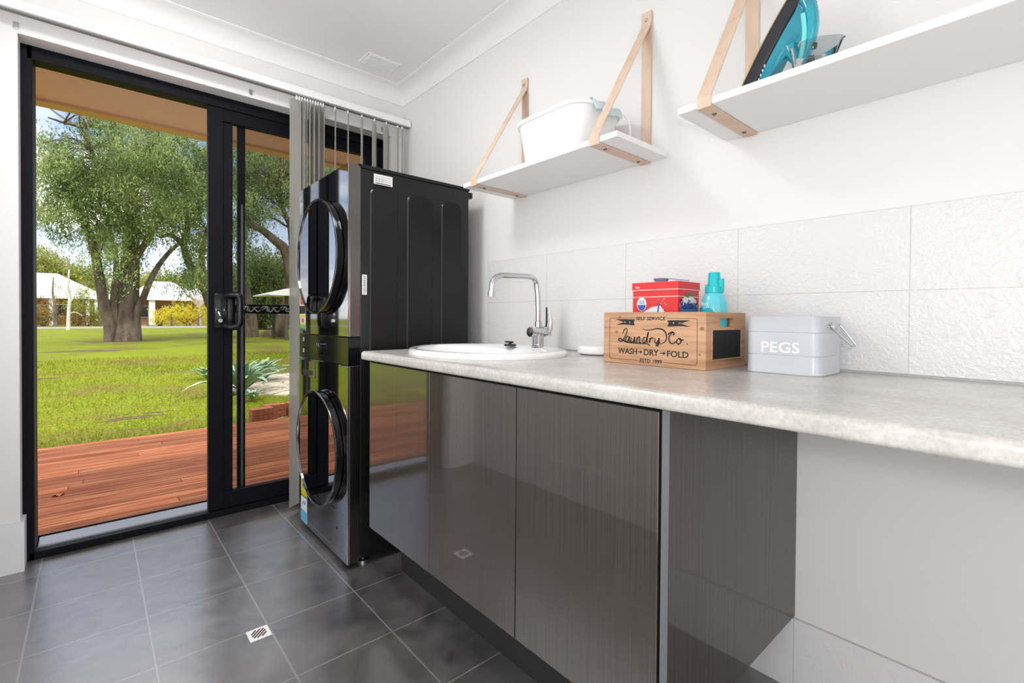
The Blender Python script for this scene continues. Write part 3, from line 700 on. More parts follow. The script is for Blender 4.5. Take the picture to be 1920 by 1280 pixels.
for k, pts in STR.items():
    stroke(bm, [(-a, b) for a, b in pts], (.0012, .0042, .0018) if k == 'sw' else (.0026, .0040, .0032), fp_, 6)
bm.faces.new([bm.verts.new(fp_(.112+.0019*math.cos(q*PI/5), .0665+.0019*math.sin(q*PI/5), .0006)) for q in range(10)])
p1 = [(.1185, .1305), (.0865, .1305), (.0505, .1300), (.0545, .1215), (.0505, .113), (.0905, .1150), (.1175, .113), (.0895, .122)]
for P_ in (p1, [(-a-.003, b-.0015) for a, b in p1]):
    vs = [bm.verts.new(fp_(-a, b, .0006)) for a, b in P_]; bm.faces.new(vs[:3]+vs[7:]); bm.faces.new((vs[2], vs[3], vs[4], vs[7])); bm.faces.new((vs[4], vs[5], vs[6], vs[7]))
def loopline(bm, x0_, x1_, z0_, z1_, w, gaps):
    for z, g in ((z1_, gaps[0]), (z0_, gaps[1])):
        for a, b in ((x0_+.006, g[0]), (g[1], x1_-.006)): stroke(bm, [(a, z), (b, z)], w, fp_, 1, .0004)
    for x in (x0_, x1_): stroke(bm, [(x, z0_+.006), (x, z1_-.006)], w, fp_, 1, .0004)
    for cx_, cz_, a0 in ((x1_-.006, z1_-.006, 0), (x0_+.006, z1_-.006, PI/2), (x0_+.006, z0_+.006, PI), (x1_-.006, z0_+.006, 1.5*PI)):
        stroke(bm, [(cx_+.006*math.cos(a0+PI/2*k/5), cz_+.006*math.sin(a0+PI/2*k/5)) for k in range(6)], w, fp_, 1, .0004)
loopline(bm, -.1395, .1395, .0125, .134, .0011, ((-.050, .051), (-.036, .041)))
for a, b in ((-.040, -.024), (.031, .050)):
    stroke(bm, [(a, .0375), (b-.006, .0375)], .0024, fp_, 1); bm.faces.new([bm.verts.new(fp_(q, w_, .0006)) for q, w_ in ((b-.008, .0325), (b, .0375), (b-.008, .0425))])
fo = bm
ms = [text_mesh(s, h0, h1, v0, v1, fp_) for s, h0, h1, v0, v1 in (('SELF SERVICE', -.0465, .0475, .1285, .1378), ('WASH', -.1085, -.0425, .029, .046), ('DRY', -.0195, .0275, .029, .046), ('FOLD', .0535, .1155, .029, .046), ('ESTD 1999', -.0325, .0375, .0075, .0185))]
for me in ms: fo.from_mesh(me); bpy.data.meshes.remove(me)
obj('printed_lettering', fo, M_ink, Cr, label='black printed lettering and peg drawings')
# peg pivots
for cx_ in (-.068, .072, -.085, .090):
    bm = BM(); bm.faces.new([bm.verts.new(fp_(cx_+.0022*math.cos(q*PI/6), .1215+.0022*math.sin(q*PI/6), .001)) for q in range(12)]); obj('peg_spring', bm, M_pine, Cr)

# ------------------------------------------------------------------ washing powder box and scoop
M_red = mat('red_card', (.72, .018, .02), .35); M_redd = mat('pale_band', (.80, .45, .42), .4)
Bx = thing('detergent_box', (-.165, -1.93, CB+.0085), 'red cardboard washing powder box standing in the wooden crate', 'box')
a0, a1, b0, b1, zt = -.225, -.105, -2.012, -1.862, 1.136
obj('carton', box(BM(), a0, a1, b0, b1, CB+.0085, zt-.022, .001), M_red, Bx)
obj('lid', box(BM(), a0-.002, a1+.002, b0-.002, b1+.002, zt-.023, zt, .001), M_red, Bx)
bm = BM(); box(bm, a0-.0025, a1+.0022, b0-.0026, b1+.0022, zt-.0245, zt-.0215); box(bm, a0-.0006, a1, b0-.0006, b1, zt-.045, zt-.042); obj('pale_bands', bm, M_redd, Bx)
ff = lambda h, v_, d: Vector((a0-.0004-d, -1.937-h, v_)); sf = lambda h, v_, d: Vector((-.165+h, b0-.0004-d, v_))
def disc(bm, f, cx_, cz_, rx, rz, d, n=24): bm.faces.new([bm.verts.new(f(cx_+rx*math.cos(2*PI*k/n), cz_+rz*math.sin(2*PI*k/n), d)) for k in range(n)])
bm = BM(); disc(bm, ff, -.043, zt-.065, .0165, .0205, .0004)
bm.faces.new([bm.verts.new(ff(q, w_, .0003)) for q, w_ in ((-.05, 1.040), (-.01, 1.062), (.02, 1.066), (.040, 1.040))]); obj('badge', bm, M_sticker, Bx)
bm = BM(); bm.faces.new([bm.verts.new(ff(-.043+.014*math.cos(t), zt-.067+.017*math.sin(t), .0008)) for t in [PI+PI*k/12 for k in range(13)]])
for q in range(3): stroke(bm, [(-.053, zt-.055-q*.004), (-.033, zt-.055-q*.004)], .0016, ff, 1, .0008)
stroke(bm, [(.012, 1.045), (.016, 1.075)], .005, ff, 1, .0008); obj('badge_print', bm, mat('deep_blue_ink', (.03, .12, .42), .5), Bx)
bm = BM(); rnd = random.Random(3)
for q in range(16): disc(bm, ff, .022+rnd.uniform(-.008, .018), 1.05+rnd.uniform(0, .04), .0016, .0016, .0008, 6)
obj('bubbles', bm, M_redd, Bx)
bm = BM(); disc(bm, sf, .0, zt-.070, .050, .028, .0004); obj('logo_cloud', bm, M_sticker, Bx)
bm = BM(); disc(bm, sf, .0, zt-.082, .048, .018, .0006); obj('logo_base', bm, mat('mid_blue_ink', (.05, .2, .55), .5), Bx)
bm = BM(); disc(bm, sf, -.008, zt-.040, .012, .006, .0006, 12); disc(bm, sf, .012, zt-.036, .008, .006, .0006, 12); obj('logo_leaf', bm, mat('green_ink', (.04, .22, .08), .5), Bx)
bm = bmesh.new(); me = text_mesh('Radiant', -.048, .050, zt-.080, zt-.052, sf); bm.from_mesh(me); bpy.data.meshes.remove(me)
for v_ in bm.verts: v_.co.y -= .001
me = text_mesh('5kg', -.064, -.050, zt-.018, zt-.011, lambda h, v_, d: ff(h, v_, d+.002)); bm2 = bmesh.new(); bm2.from_mesh(me); bpy.data.meshes.remove(me)
obj('brand_lettering', bm, mat('navy_ink', (.02, .03, .18), .5), Bx); obj('weight_lettering', bm2, M_sticker, Bx)
Sc_ = thing('powder_scoop', (-.17, -1.93, zt), 'grey-blue plastic scoop lying on top of the red powder box', 'scoop')
M_scoop = mat('blue_grey_plastic', (.22, .30, .42), .4)
bm = BM(); lathe(bm, [(.001, 0), (.014, 0), (.021, .008), (.023, .013), (.021, .0132), (.018, .006), (.001, .003)], (-.175, -1.928, zt+.0005), 'Z', 28); obj('bowl', bm, M_scoop, Sc_, 40)
bm = BM(); prism(bm, [(-.006, .0), (.006, 0), (.006, .003), (-.006, .003)], lambda a, b: (-.175+a, -1.949, zt+.011+b), lambda a, b: (-.155+a, -2.005, zt+.003+b)); obj('grip', bm, M_scoop, Sc_)

# ------------------------------------------------------------------ softener bottle
M_aqua = mat('aqua_plastic', (.10, .58, .68), .25, coat=.3); M_cap = mat('teal_cap', (.0, .50, .55), .3)
Bt = thing('softener_bottle', (-.145, -2.078, CB+.0085), 'aqua fabric softener bottle with turquoise cap at the back of the crate', 'bottle')
bm = BM(); zb = CB+.0085
pr = [(.030, 0), (.036, .004), (.036, .10), (.037, .130), (.0365, .160), (.033, .178), (.026, .192), (.022, .198)]
rs = [[Vector((-.145+r*1.0*math.cos(2*PI*k/36), -2.078+r*math.sin(2*PI*k/36)*.98, zb+z)) for k in range(36)] for r, z in pr]
rings(bm, rs); bo = obj('bottle_body', bm, M_aqua, Bt, 50)
bm = BM(); lathe(bm, [(.022, .197), (.024, .199), (.024, .215), (.018, .216), (.0155, .254), (.015, .256), (.001, .256)], (-.145, -2.078, zb), 'Z', 32)
prism(bm, [(-.006, .20), (.006, .20), (.006, .232), (-.006, .232)], lambda a, b: (-.145+a, -2.092, zb+b), lambda a, b: (-.145+a, -2.104, zb+b+(.006 if b > .21 else 0)))
prism(bm, [(-.006, .20), (.006, .20), (.006, .222), (-.006, .222)], lambda a, b: (-.145+a, -2.064, zb+b), lambda a, b: (-.145+a, -2.054, zb+b))
obj('cap', bm, M_cap, Bt, 40)
cyl = lambda h, v_, d: Vector((-.145-(.0372+d)*math.cos(h/.037-.35), -2.078-(.0372+d)*math.sin(h/.037-.35), zb+v_))
bm = BM(); stroke(bm, [(-.032, .125), (-.022, .148), (-.008, .152), (.0, .142), (.010, .150), (.024, .146), (.034, .125)], .009, cyl, 5); obj('label_band', bm, mat('deep_teal_ink', (.01, .35, .45), .4), Bt)
bm = BM(); stroke(bm, [(-.028, .115), (-.020, .135), (-.008, .138), (.0, .130), (.010, .138), (.022, .133), (.028, .115)], .007, cyl, 5); stroke(bm, [(-.02, .160), (.016, .158)], .002, cyl, 1)
obj('label_print', bm, M_sticker, Bt)
me = text_mesh('8in1', -.016, .012, .162, .172, lambda h, v_, d: Vector((-.145-(.0368+d)*math.cos(h/.037-.35)*.97, -2.078-(.0368+d)*math.sin(h/.037-.35)*.97, zb+v_))); obj('label_lettering', me, M_sticker, Bt)

# ------------------------------------------------------------------ pegs tin
M_tin = mat('pale_grey_enamel', (.55, .575, .62), .3, coat=.3); M_tinrim = mat('light_enamel', (.70, .72, .76), .3)
Pg = thing('peg_tin', (-.126, -2.275, CB), 'pale grey metal PEGS tin beside the crate on the worktop', 'tin')
tx0, tx1, ty0, ty1, th_ = -.209, -.044, -2.363, -2.192, .1405
bm = BM(); cxm, cym = (tx0+tx1)/2, (ty0+ty1)/2
def rr(w, h, z, r=.022): return [Vector((cxm+a, cym+b, CB+z)) for a, b in rrect(w, h, r, 6)]
w_, h_ = tx1-tx0, ty1-ty0
rs = []
for z, d in ((.0, .0), (.003, .001), (.006, 0), (.044, 0), (.0455, -.0012), (.047, 0), (.100, 0), (.1015, -.0012), (.103, 0), (th_-.002, 0), (th_, .0006), (th_, -.003), (.05, -.003), (.004, -.003)):
    rs.append(rr(w_+2*d, h_+2*d, z))
rings(bm, rs); obj('tin_body', bm, M_tin, Pg, 30)
me = text_mesh('PEGS', -.045, .041, .052, .078, lambda h, v_, d: Vector((tx0-.0003-d, cym-h, CB+v_))); obj('lettering', me, M_plwhite, Pg, label='white word PEGS')
bm = BM(); q = ty0-.001
tube(bm, smooth_path([(-.155, q, CB+.121), (-.150, q-.004, CB+.121), (-.10, q-.004, CB+.121), (-.093, q-.008, CB+.117), (-.089, q-.034, CB+.078), (-.094, q-.038, CB+.072), (-.128, q-.038, CB+.072), (-.134, q-.034, CB+.078), (-.155, q-.010, CB+.108), (-.160, q-.006, CB+.118)], 4), .0019, 8, closed=True)
box(bm, -.140, -.110, q-.006, q+.001, CB+.108, CB+.126, .002); obj('wire_handle', bm, M_zinc, Pg, 45)
bm = BM(); box(bm, -.235, -.225, 0, 0.0001, 0, .0001); bm.free()

# ------------------------------------------------------------------ wall shelves
def shelf(ya, yb, straps, label, loc):
    s = thing('wall_shelf', loc, label, 'shelf', 'white shelves hung on tan leather straps')
    obj('board', box(BM(), -.286, -.001, ya, yb, 1.575, 1.593, .0015), M_white, s)
    for sy in straps:
        w = .019; ap = Vector((0, 0, 2.07)); t = .0028
        path = [(-.004, 2.098), (-.004, 1.5945+.0), (-.004, 1.572), (-.288, 1.572), (-.290, 1.596), (-.013, 2.045), (-.008, 2.062), (-.008, 2.100)]
        b = BM(); n = len(path); A = []
        for k, (x, z) in enumerate(path):
            x0_, z0_ = path[max(k-1, 0)]; x1_, z1_ = path[min(k+1, n-1)]
            d = Vector((x1_-x0_, z1_-z0_)).normalized(); nx, nz = -d.y*t/2, d.x*t/2
            A.append([Vector((x-nx, sy-w, z-nz)), Vector((x-nx, sy+w, z-nz)), Vector((x+nx, sy+w, z+nz)), Vector((x+nx, sy-w, z+nz))])
        rings(b, A); st = obj('strap', b, M_strap, s)
        b = BM(); lathe(b, [(.001, -.006), (.005, -.006), (.007, -.002), (.007, 0)], (-.0085, sy, 2.072), 'X', 14); obj('screw', b, M_zinc, st, 40)
        for x in (-.232, -.048):
            b = BM(); lathe(b, [(.001, 1.567), (.004, 1.567), (.0062, 1.5705), (.0062, 1.572)], (x, sy, 0), 'Z', 14); obj('screw', b, M_screwd, st, 40)
    return s
shelf(-1.842, -1.052, (-1.127, -1.757), 'white wooden shelf on tan leather straps carrying the white tub, nearer the door', (-.15, -1.45, 1.575))
shelf(-3.05, -2.040, (-2.115, -2.90), 'white wooden shelf on tan leather straps carrying the iron, nearer the camera', (-.15, -2.5, 1.575))

# tub
Tb = thing('storage_tub', (-.155, -1.50, 1.5935), 'white plastic tub on the shelf nearer the door', 'tub')
def tubring(x0_, x1_, y0_, y1_, z, r, n=7): return [Vector((a, b, z)) for a, b in rrect(x1_-x0_, y1_-y0_, r, n, (x0_+x1_)/2, (y0_+y1_)/2)]
bm = BM()
O = [tubring(-.258, -.050, -1.655, -1.385, 1.5935, .05), tubring(-.262, -.046, -1.66, -1.38, 1.598, .055), tubring(-.278, -.030, -1.690, -1.352, 1.738, .075),
     tubring(-.284, -.024, -1.700, -1.342, 1.740, .08), tubring(-.286, -.022, -1.702, -1.340, 1.748, .082), tubring(-.283, -.025, -1.698, -1.343, 1.753, .08), tubring(-.276, -.032, -1.688, -1.354, 1.751, .075),
     tubring(-.260, -.048, -1.657, -1.383, 1.602, .055)]
rings(bm, O); obj('tub_body', bm, M_plwhite, Tb, 50)
bm = BM(); tube(bm, smooth_path([(-.08, -1.700, 1.745), (-.07, -1.722, 1.728), (-.06, -1.728, 1.70), (-.05, -1.722, 1.66), (-.05, -1.70, 1.62)], 5), .0028, 8); obj('cord', bm, M_plwhite, Tb, 40)
bm = BM(); rs = []
for i in range(15):
    t = i/14; row = []; th = t*PI*1.0
    for k in range(9):
        x = -.225+k*.017; fold = .004*math.sin(k*1.3+i*.4)
        yy = -1.672-.030*(1-math.cos(min(th, PI)))*.5-.012*t; zz = 1.752+.010*math.sin(th)-.06*max(0, t-.45)
        row.append(Vector((x, yy-.004-fold, zz+fold*.6)))
    rs.append(row)
rings(bm, [a_+[p-Vector((0, -.002, .002)) for p in a_][::-1] for a_ in rs])
single('cloth', bm, mat('pale_blue_cloth', (.62, .76, .82), .9), (-.16, -1.70, 1.74), 'pale blue cloth hanging over the end of the white tub', 'cloth', True)

# iron, standing on its heel
Ir = thing('steam_iron', (-.16, -2.19, 1.5935), 'teal and black steam iron standing on its heel on the shelf', 'iron')
io = Vector((-.135, -2.142, 1.5945)); ds = Vector((0, -.42, .9075)); dt = Vector((0, -.9075, -.42)); dx_ = Vector((1, 0, 0))
ip = lambda x, s, t: io+dx_*x+ds*s+dt*t*.78
def sole_w(s): # half width along the sole, 0 heel .. .295 tip
    q = s/.295; return .052*max(0, 1-q**1.9)**.92 if q < 1 else .0
def layer(t, inset, s0, s1, n=14):
    L_ = []; 
    for k in range(n+1):
        s = s0+(s1-s0)*k/n; L_.append((max(sole_w(s*.295/s1 if s1 < .295 else s)-inset, .0008), s))
    return [ip(-w, s, t) for w, s in L_]+[ip(w, s, t) for w, s in L_[::-1]]
bm = BM(); rings(bm, [layer(0, .0, 0, .295), layer(.004, .0, 0, .295)]); obj('soleplate', bm, mat('brass_soleplate', (.55, .48, .25), .3, metal=1), Ir)
bm = BM(); rings(bm, [layer(.0042, .002, .004, .292), layer(.020, .003, .012, .290), layer(.034, .008, .018, .286), layer(.040, .014, .02, .282)]); obj('skirt', bm, mat('black_iron_plastic', (.02, .022, .03), .25), Ir, 50)
M_teal = mat('teal_plastic', (.0, .27, .38), .12, coat=.8, noise=((12, 12, 12), (.0, .38, .50), .4, .6, 1)); M_teall = mat('light_teal', (.20, .72, .70), .25)
bm = BM(); rings(bm, [layer(.040, .013, .02, .283), layer(.052, .016, .045, .284), layer(.066, .022, .10, .284), layer(.082, .030, .155, .279), layer(.096, .035, .18, .268), layer(.106, .038, .19, .252)]); obj('water_tank', bm, M_teal, Ir, 50)
bm = BM(); pts = smooth_path([ip(0, .272, .060), ip(0, .245, .092), ip(0, .200, .118), ip(0, .150, .128), ip(0, .110, .138), ip(0, .095, .140)], 6)
n = len(pts); rs = []
for i, p in enumerate(pts):
    d = (pts[min(i+1, n-1)]-pts[max(i-1, 0)]).normalized(); nn = d.cross(dx_).normalized(); wx, wn = .019, .016 if i < n*.7 else .014
    rs.append([p+dx_*wx*math.cos(2*PI*k/16)+nn*wn*math.sin(2*PI*k/16) for k in range(16)])
rings(bm, rs); obj('handle', bm, M_teal, Ir, 50)
bm = BM(); pts = smooth_path([ip(-.0185, .235, .080), ip(-.0200, .195, .110), ip(-.0200, .150, .130), ip(-.0200, .110, .139), ip(-.0195, .085, .142)], 5)
rs = [[p+dx_*.003*math.cos(2*PI*k/10)+(ds*.35+dt).normalized()*.0055*math.sin(2*PI*k/10) for k in range(10)] for p in pts]; rings(bm, rs); obj('handle_stripe', bm, M_teall, Ir, 40, label='pale turquoise stripe')
bm = BM(); pts = smooth_path([ip(0, .038, .050), ip(0, .060, .095), ip(0, .078, .125), ip(0, .100, .139)], 5); rs = [[p+dx_*.026*math.cos(2*PI*k/14)+ds*.012*math.sin(2*PI*k/14) for k in range(14)] for p in pts]; rings(bm, rs); obj('heel', bm, mat('grey_heel', (.35, .34, .33), .4), Ir, 40)
bm = BM(); tube(bm, smooth_path([ip(0, .165, .075), ip(0, .150, .092), ip(0, .140, .112), ip(0, .135, .128)], 4), .016, 14); obj('trigger', bm, M_teal, Ir, 40)
M_btn = mat('dark_button', (.08, .07, .06), .4)
for s_, t_, r_ in ((.168, .132, .008), (.138, .142, .009)):
    bm = BM(); tube(bm, [ip(0, s_, t_), ip(0, s_+.003, t_+.020)], r_, 14); obj('button', bm, M_btn, Ir, 40)
me = text_mesh('STEAM GLIDE', .03, .12, .047, .051, lambda h, v_, d: ip(-.0415+max(0, h-.06)*.06-d, h, v_)); bpy.data.meshes.remove(me)
bm = BM()
for k in range(6): b_ = ip(-.0445, .050+k*.011, .047); box(bm, b_.x-.0008, b_.x+.001, b_.y-.0012, b_.y+.0012, b_.z-.003, b_.z+.003)
obj('side_print', bm, M_sticker, Ir)
bm = BM(); tube(bm, [ip(.01, .055, .06), ip(.02, .052, .082)], .007, 12); obj('cord_stub', bm, M_rubber, Ir, 40)

# measuring jug
bm = BM(); jc = Vector((-.205, -2.335, 1.5935)); rs = []
for z, r, sp_ in ((0, .034, 0), (.003, .036, 0), (.066, .045, .012), (.070, .047, .018), (.068, .045, .016), (.004, .0345, 0)):
    rs.append([jc+Vector((r*math.cos(2*PI*k/36), r*math.sin(2*PI*k/36)-sp_*max(0, math.cos(2*PI*k/36+PI/2))**6, z)) for k in range(36)])
rings(bm, rs); single('measuring_jug', bm, M_clear, jc, 'small clear plastic measuring jug beside the iron on the shelf', 'jug', 50)

# ================================================================== outside
GZ = -.15
# eave, gutter, deck, lawn, road
struct('eave', box(BM(), -9, 9, .25, 1.25, 2.30, 2.42), M_soffit, 'beige eave lining above the deck')
bm = BM(); prism(bm, [(1.25, 2.285), (1.36, 2.285), (1.38, 2.33), (1.38, 2.42), (1.25, 2.42)], lambda a, b: (-9, a, b), lambda a, b: (9, a, b)); struct('gutter', bm, M_fascia, 'cream gutter along the eave')
bm = BM(); prism(bm, [(-6, 3.6), (-6, 3.7), (1.36, 2.50), (1.36, 2.42), (0, 2.43), (0, 2.6)], lambda a, b: (-9, a, b), lambda a, b: (9, a, b)); struct('roof', bm, M_roofg)
struct('outer_wall', (lambda b: (box(b, -9, XL-.15, .05, .25, -.2, 2.45), box(b, .25, 9, .05, .25, -.2, 2.45), b)[-1])(BM()), M_brick)
bm = BM(); y = .297; rd = random.Random(5)
while y < 2.55:
    xs = [-4.5]; 
    while xs[-1] < 3.4: xs.append(xs[-1]+rd.uniform(1.6, 3.6))
    if abs(y-1.19) < .05: xs = [-4.5, -1.585, 1.2, 3.6]
    for a, b in zip(xs, xs[1:]): box(bm, a+.001, b-.001, y, y+.0865, -.052, -.03, .002, 1)
    y += .0905
struct('deck', bm, M_deck, 'red-brown timber deck boards outside the door')
struct('deck_bearers', box(BM(), -4.5, 3.4, .30, 2.5, GZ-.02, -.052), M_silicone)
struct('lawn', box(BM(), -130, 150, .26, 220, GZ-.3, GZ), M_lawn, 'green lawn sloping away to the road')
struct('road', box(BM(), -130, 150, 51, 59, GZ, GZ+.012), M_road, 'grey road crossing behind the lawn')

# grass blades near the deck
rng = np.random.default_rng(4)
def blades(n, x0, x1, y0, y1, h0, h1, w, hole=None):
    p = 1.7
    yy = y0+(y1-y0)*rng.random(n)**p
    span = 1+(yy-y0)*.06
    xx = x0+(x1-x0)*rng.random(n)
    xx = xx*span
    if hole is not None:
        k = ~hole(xx, yy); xx, yy = xx[k], yy[k]; n = len(xx)
    a = rng.random(n)*2*PI; h = rng.uniform(h0, h1, n)*(1+(yy-y0)*.05); ww = w*(1+(yy-y0)*.10)
    lean = rng.normal(0, .5, (n, 2))*h[:, None]
    b = np.stack([xx, yy, np.full(n, GZ-.003)], 1); dx = np.stack([np.cos(a)*ww/2, np.sin(a)*ww/2, np.zeros(n)], 1)
    t = b+np.stack([lean[:, 0], lean[:, 1], h], 1)
    V = np.stack([b-dx, b+dx, t+dx*.25, t-dx*.25], 1)
    return V, n
pav = lambda x, y: ((x-1.62)**2+(y-6.0)**2 < 1.62**2)
bed = lambda x, y: (x > .0) & (x < 1.2) & (y < 3.45)
def soil(cx, cy, rx, ry, seed):
    R_ = random.Random(seed); vs = []; b_ = BM()
    for k in range(28):
        t = 2*PI*k/28; q = R_.uniform(.6, 1.15); vs.append(b_.verts.new((cx+rx*q*math.cos(t), cy+ry*q*math.sin(t), GZ+.004)))
    c_ = b_.verts.new((cx, cy, GZ+.008))
    for k in range(28): b_.faces.new((vs[k], vs[(k+1) % 28], c_))
    return struct('soil_patch', b_, M_soil)
M_soil = mat('bare_soil', (.075, .045, .022), 1, noise=((9, 9, 9), (.15, .10, .05), .4, .6, 6))
SP = [(-1.1, 4.26, .26, .10), (-.88, 4.46, .16, .06), (-1.32, 4.18, .12, .05), (-2.4, 9.5, .5, .2), (-1.6, 18, 1.2, .5), (3.0, 21, 1.3, .6), (-.4, 24.5, 1.6, .8)]
for k, s_ in enumerate(SP): soil(*s_, k)
bare = lambda x, y: np.any([((x-c[0])/c[2])**2+((y-c[1])/c[3])**2 < .8 for c in SP], axis=0)
V, n = blades(52000, -3.4, 3.2, 2.62, 14, .02, .045, .006, lambda x, y: pav(x, y) | bed(x, y) | bare(x, y))
tag(obj('lawn_grass', quads_mesh('lawn_grass', V, n), M_grass), 'short bright green grass growing beyond the deck', 'grass', kind='stuff')

# circular paving
bm = BM(); pc = Vector((1.62, 6.0, GZ))
for ring, (ra, rb) in enumerate(((.0, .32), (.34, .62), (.64, .92), (.94, 1.24), (1.26, 1.56))):
    k = max(6, int(2*PI*(rb)/.24))
    for i in range(k):
        t0, t1 = 2*PI*i/k+.02/(rb), 2*PI*(i+1)/k-.02/(rb)
        top = [pc+Vector((r*math.cos(t), r*math.sin(t), .018+rd.uniform(0, .006))) for r, t in ((ra, t0), (rb, t0), (rb, t1), (ra, t1))]
        if ra == 0: top = [top[0]+Vector((.02*math.cos((t0+t1)/2), .02*math.sin((t0+t1)/2), 0)), top[1], top[2]]
        rings(bm, [[p-Vector((0, 0, .03)) for p in top], top])
single('circular_paving', bm, mat('buff_pavers', (.50, .43, .33), .95, noise=((3, 3, 3), (.66, .60, .50), .35, .65, 5)), pc, 'ring-shaped stone paving set in the grass to the right', 'paving')

# red brick garden edging
def garden_brick(cx, cy, rz, z=GZ, label='', g='red bricks edging the bed beyond the deck'):
    b = BM(); box(b, cx-.115, cx+.115, cy-.055, cy+.055, z, z+.076, .006)
    bmesh.ops.rotate(b, verts=b.verts, cent=(cx, cy, z), matrix=Matrix.Rotation(rz, 3, 'Z'))
    return single('garden_brick', b, M_redbrick, (cx, cy, z), label, 'brick', group=g)
M_redbrick = mat('weathered_red_brick', (.50, .17, .09), .9, noise=((30, 30, 30), (.34, .11, .07), .4, .6, 5))
k = 0
lab = 'red brick of the low garden edging beyond the deck, right of the agaves'
for x, y, z, r in ((-.06, 3.10, GZ, .12), (-.06, 3.10, GZ+.078, .12), (.12, 3.27, GZ, .10), (.12, 3.27, GZ+.078, .10), (.37, 3.30, GZ, .10), (.37, 3.30, GZ+.078, .10), (.60, 3.24, GZ, -.5), (.60, 3.24, GZ+.078, -.5), (.72, 3.06, GZ, 1.4), (.72, 3.06, GZ+.078, 1.4)):
    garden_brick(x, y, r, z, lab)
# pebbles in the bed
V, n = blades(10, 0, 1, 2.6, 3, .02, .03, .01)
bm = BM()
for i in range(260):
    r = rd.uniform(.008, .02); c = Vector((rd.uniform(-.5, 1.0), rd.uniform(2.62, 3.2), GZ+r*.4))
    vs = bmesh.ops.create_icosphere(bm, subdivisions=1, radius=r)['verts']
    for v_ in vs: v_.co = Vector((v_.co.x*1.3, v_.co.y, v_.co.z*.7))+c
tag(obj('bark_chips', bm, mat('pale_chips', (.45, .38, .26), .9, noise=((20, 20, 20), (.25, .2, .12), .4, .6, 2))), 'pale woodchips scattered between the deck and the bricks', 'woodchips', kind='stuff')

# agaves
def agave(c, r, n, label, seed):
    R_ = random.Random(seed); A = thing('agave_plant', c, label, 'plant', 'grey-green agaves growing beyond the deck')
    for k in range(n):
        t = k/n; az = k*2.39996; el = math.radians(84-52*t+R_.uniform(-6, 6)); L_ = r*(.65+.35*t)*R_.uniform(.9, 1.1)
        w = r*.085; rs = []
        d = Vector((math.cos(az), math.sin(az), 0)); s = Vector((-math.sin(az), math.cos(az), 0))
        for q, ww in ((0, .35), (.2, .7), (.5, 1.0), (.75, .7), (.92, .3), (1, .03)):
            e2 = el-.45*q*q; p = Vector(c)+d*L_*q*math.cos(e2)+Vector((0, 0, L_*q*math.sin(e2)+.02)); w2 = w*ww
            up = (Vector((0, 0, 1))*math.cos(e2)-d*math.sin(e2))
            rs.append([p-s*w2+up*w2*.35, p-up*w2*.12, p+s*w2+up*w2*.35, p+up*w2*.12])
        b = BM(); rings(b, rs); obj('leaf', b, M_agave, A, 60)
    return A
agave(tuple(at(492, 672, 6.6).xy)+(GZ,), .68, 26, 'spiky grey-green agave in the lawn, furthest of the four', 1)
agave(tuple(at(455, 715, 5.4).xy)+(GZ,), .78, 26, 'largest spiky agave, behind the door frame upright', 2)
agave(tuple(at(473, 748, 4.55).xy)+(GZ,), .26, 18, 'small agave nearest the brick edging', 3)
agave(tuple(at(388, 668, 7.6).xy)+(GZ,), .42, 18, 'agave with leaf tips showing left of the door stile', 4)

# fallen leaf
bm = BM(); c = at(108, 931, 1.11); rs = []
for k in range(7):
    t = k/6; w = .018*math.sin(PI*min(max(t, .04), .96)); rs.append([Vector((c.x-.03+.06*t, c.y-w, -.0295+.016*math.sin(t*5)**2)), Vector((c.x-.03+.06*t, c.y, -.0265+.006*math.sin(t*5)**2)), Vector((c.x-.03+.06*t, c.y+w, -.0295+.020*math.sin(t*5)**2)), Vector((c.x-.03+.06*t, c.y, -.0295))])
rings(bm, rs); single('fallen_leaf', bm, mat('dry_leaf', (.55, .20, .08), .8), (c.x, c.y, -.03), 'curled brown dry leaf lying on the deck boards', 'leaf', True)

# ---- trees
def leaf_cloud(clumps, per, size, droop, spread_z=1.0, seed=1):
    """clumps: (x, y, z, radius). leaves on short hanging sprays"""
    g = np.random.default_rng(seed); Vs = []
    for (x, y, z, r) in clumps:
        ns = max(3, per//14); m = per//ns
        sp = g.normal(0, .45, (ns, 3))*r; sp[:, 2] *= spread_z
        L_ = g.uniform(.4, 1.0, ns)*droop*r
        dirs = g.normal(0, .45, (ns, 3)); dirs[:, 2] = -1
        dirs /= np.linalg.norm(dirs, axis=1)[:, None]
        t = g.random((ns, m, 1))
        P_ = np.array([x, y, z])+sp[:, None, :]+dirs[:, None, :]*L_[:, None, None]*t+g.normal(0, size*.55, (ns, m, 3))
        P_ = P_.reshape(-1, 3); k = len(P_)
        ax = g.normal(0, .55, (k, 3)); ax[:, 2] -= 1.0*min(1, droop); ax /= np.linalg.norm(ax, axis=1)[:, None]
        sd = np.cross(ax, g.normal(0, 1, (k, 3))); sd /= np.linalg.norm(sd, axis=1)[:, None]
        l = size*g.uniform(.7, 1.3, (k, 1)); w = l*.15
        Vs.append(np.stack([P_-ax*l*.5-sd*w*.3, P_-ax*l*.1-sd*w, P_+ax*l*.5, P_+sd*w], 1))
    V = np.concatenate(Vs); return V, len(V)
def limb(bm, pts, r0, r1, seg=9): tube(bm, smooth_path(pts, 5), [r0+(r1-r0)*(i/((len(pts)-1)*5)) for i in range((len(pts)-1)*5+1)], seg)
def twigs(bm, p, target, r, g):
    p, target = Vector(p), Vector(target); mid = p.lerp(target, .5)+Vector((g.uniform(-.3, .3), g.uniform(-.3, .3), g.uniform(0, .5)))
    tube(bm, smooth_path([p, mid, target], 3), [r+(r*.25-r)*i/6 for i in range(7)], 5)

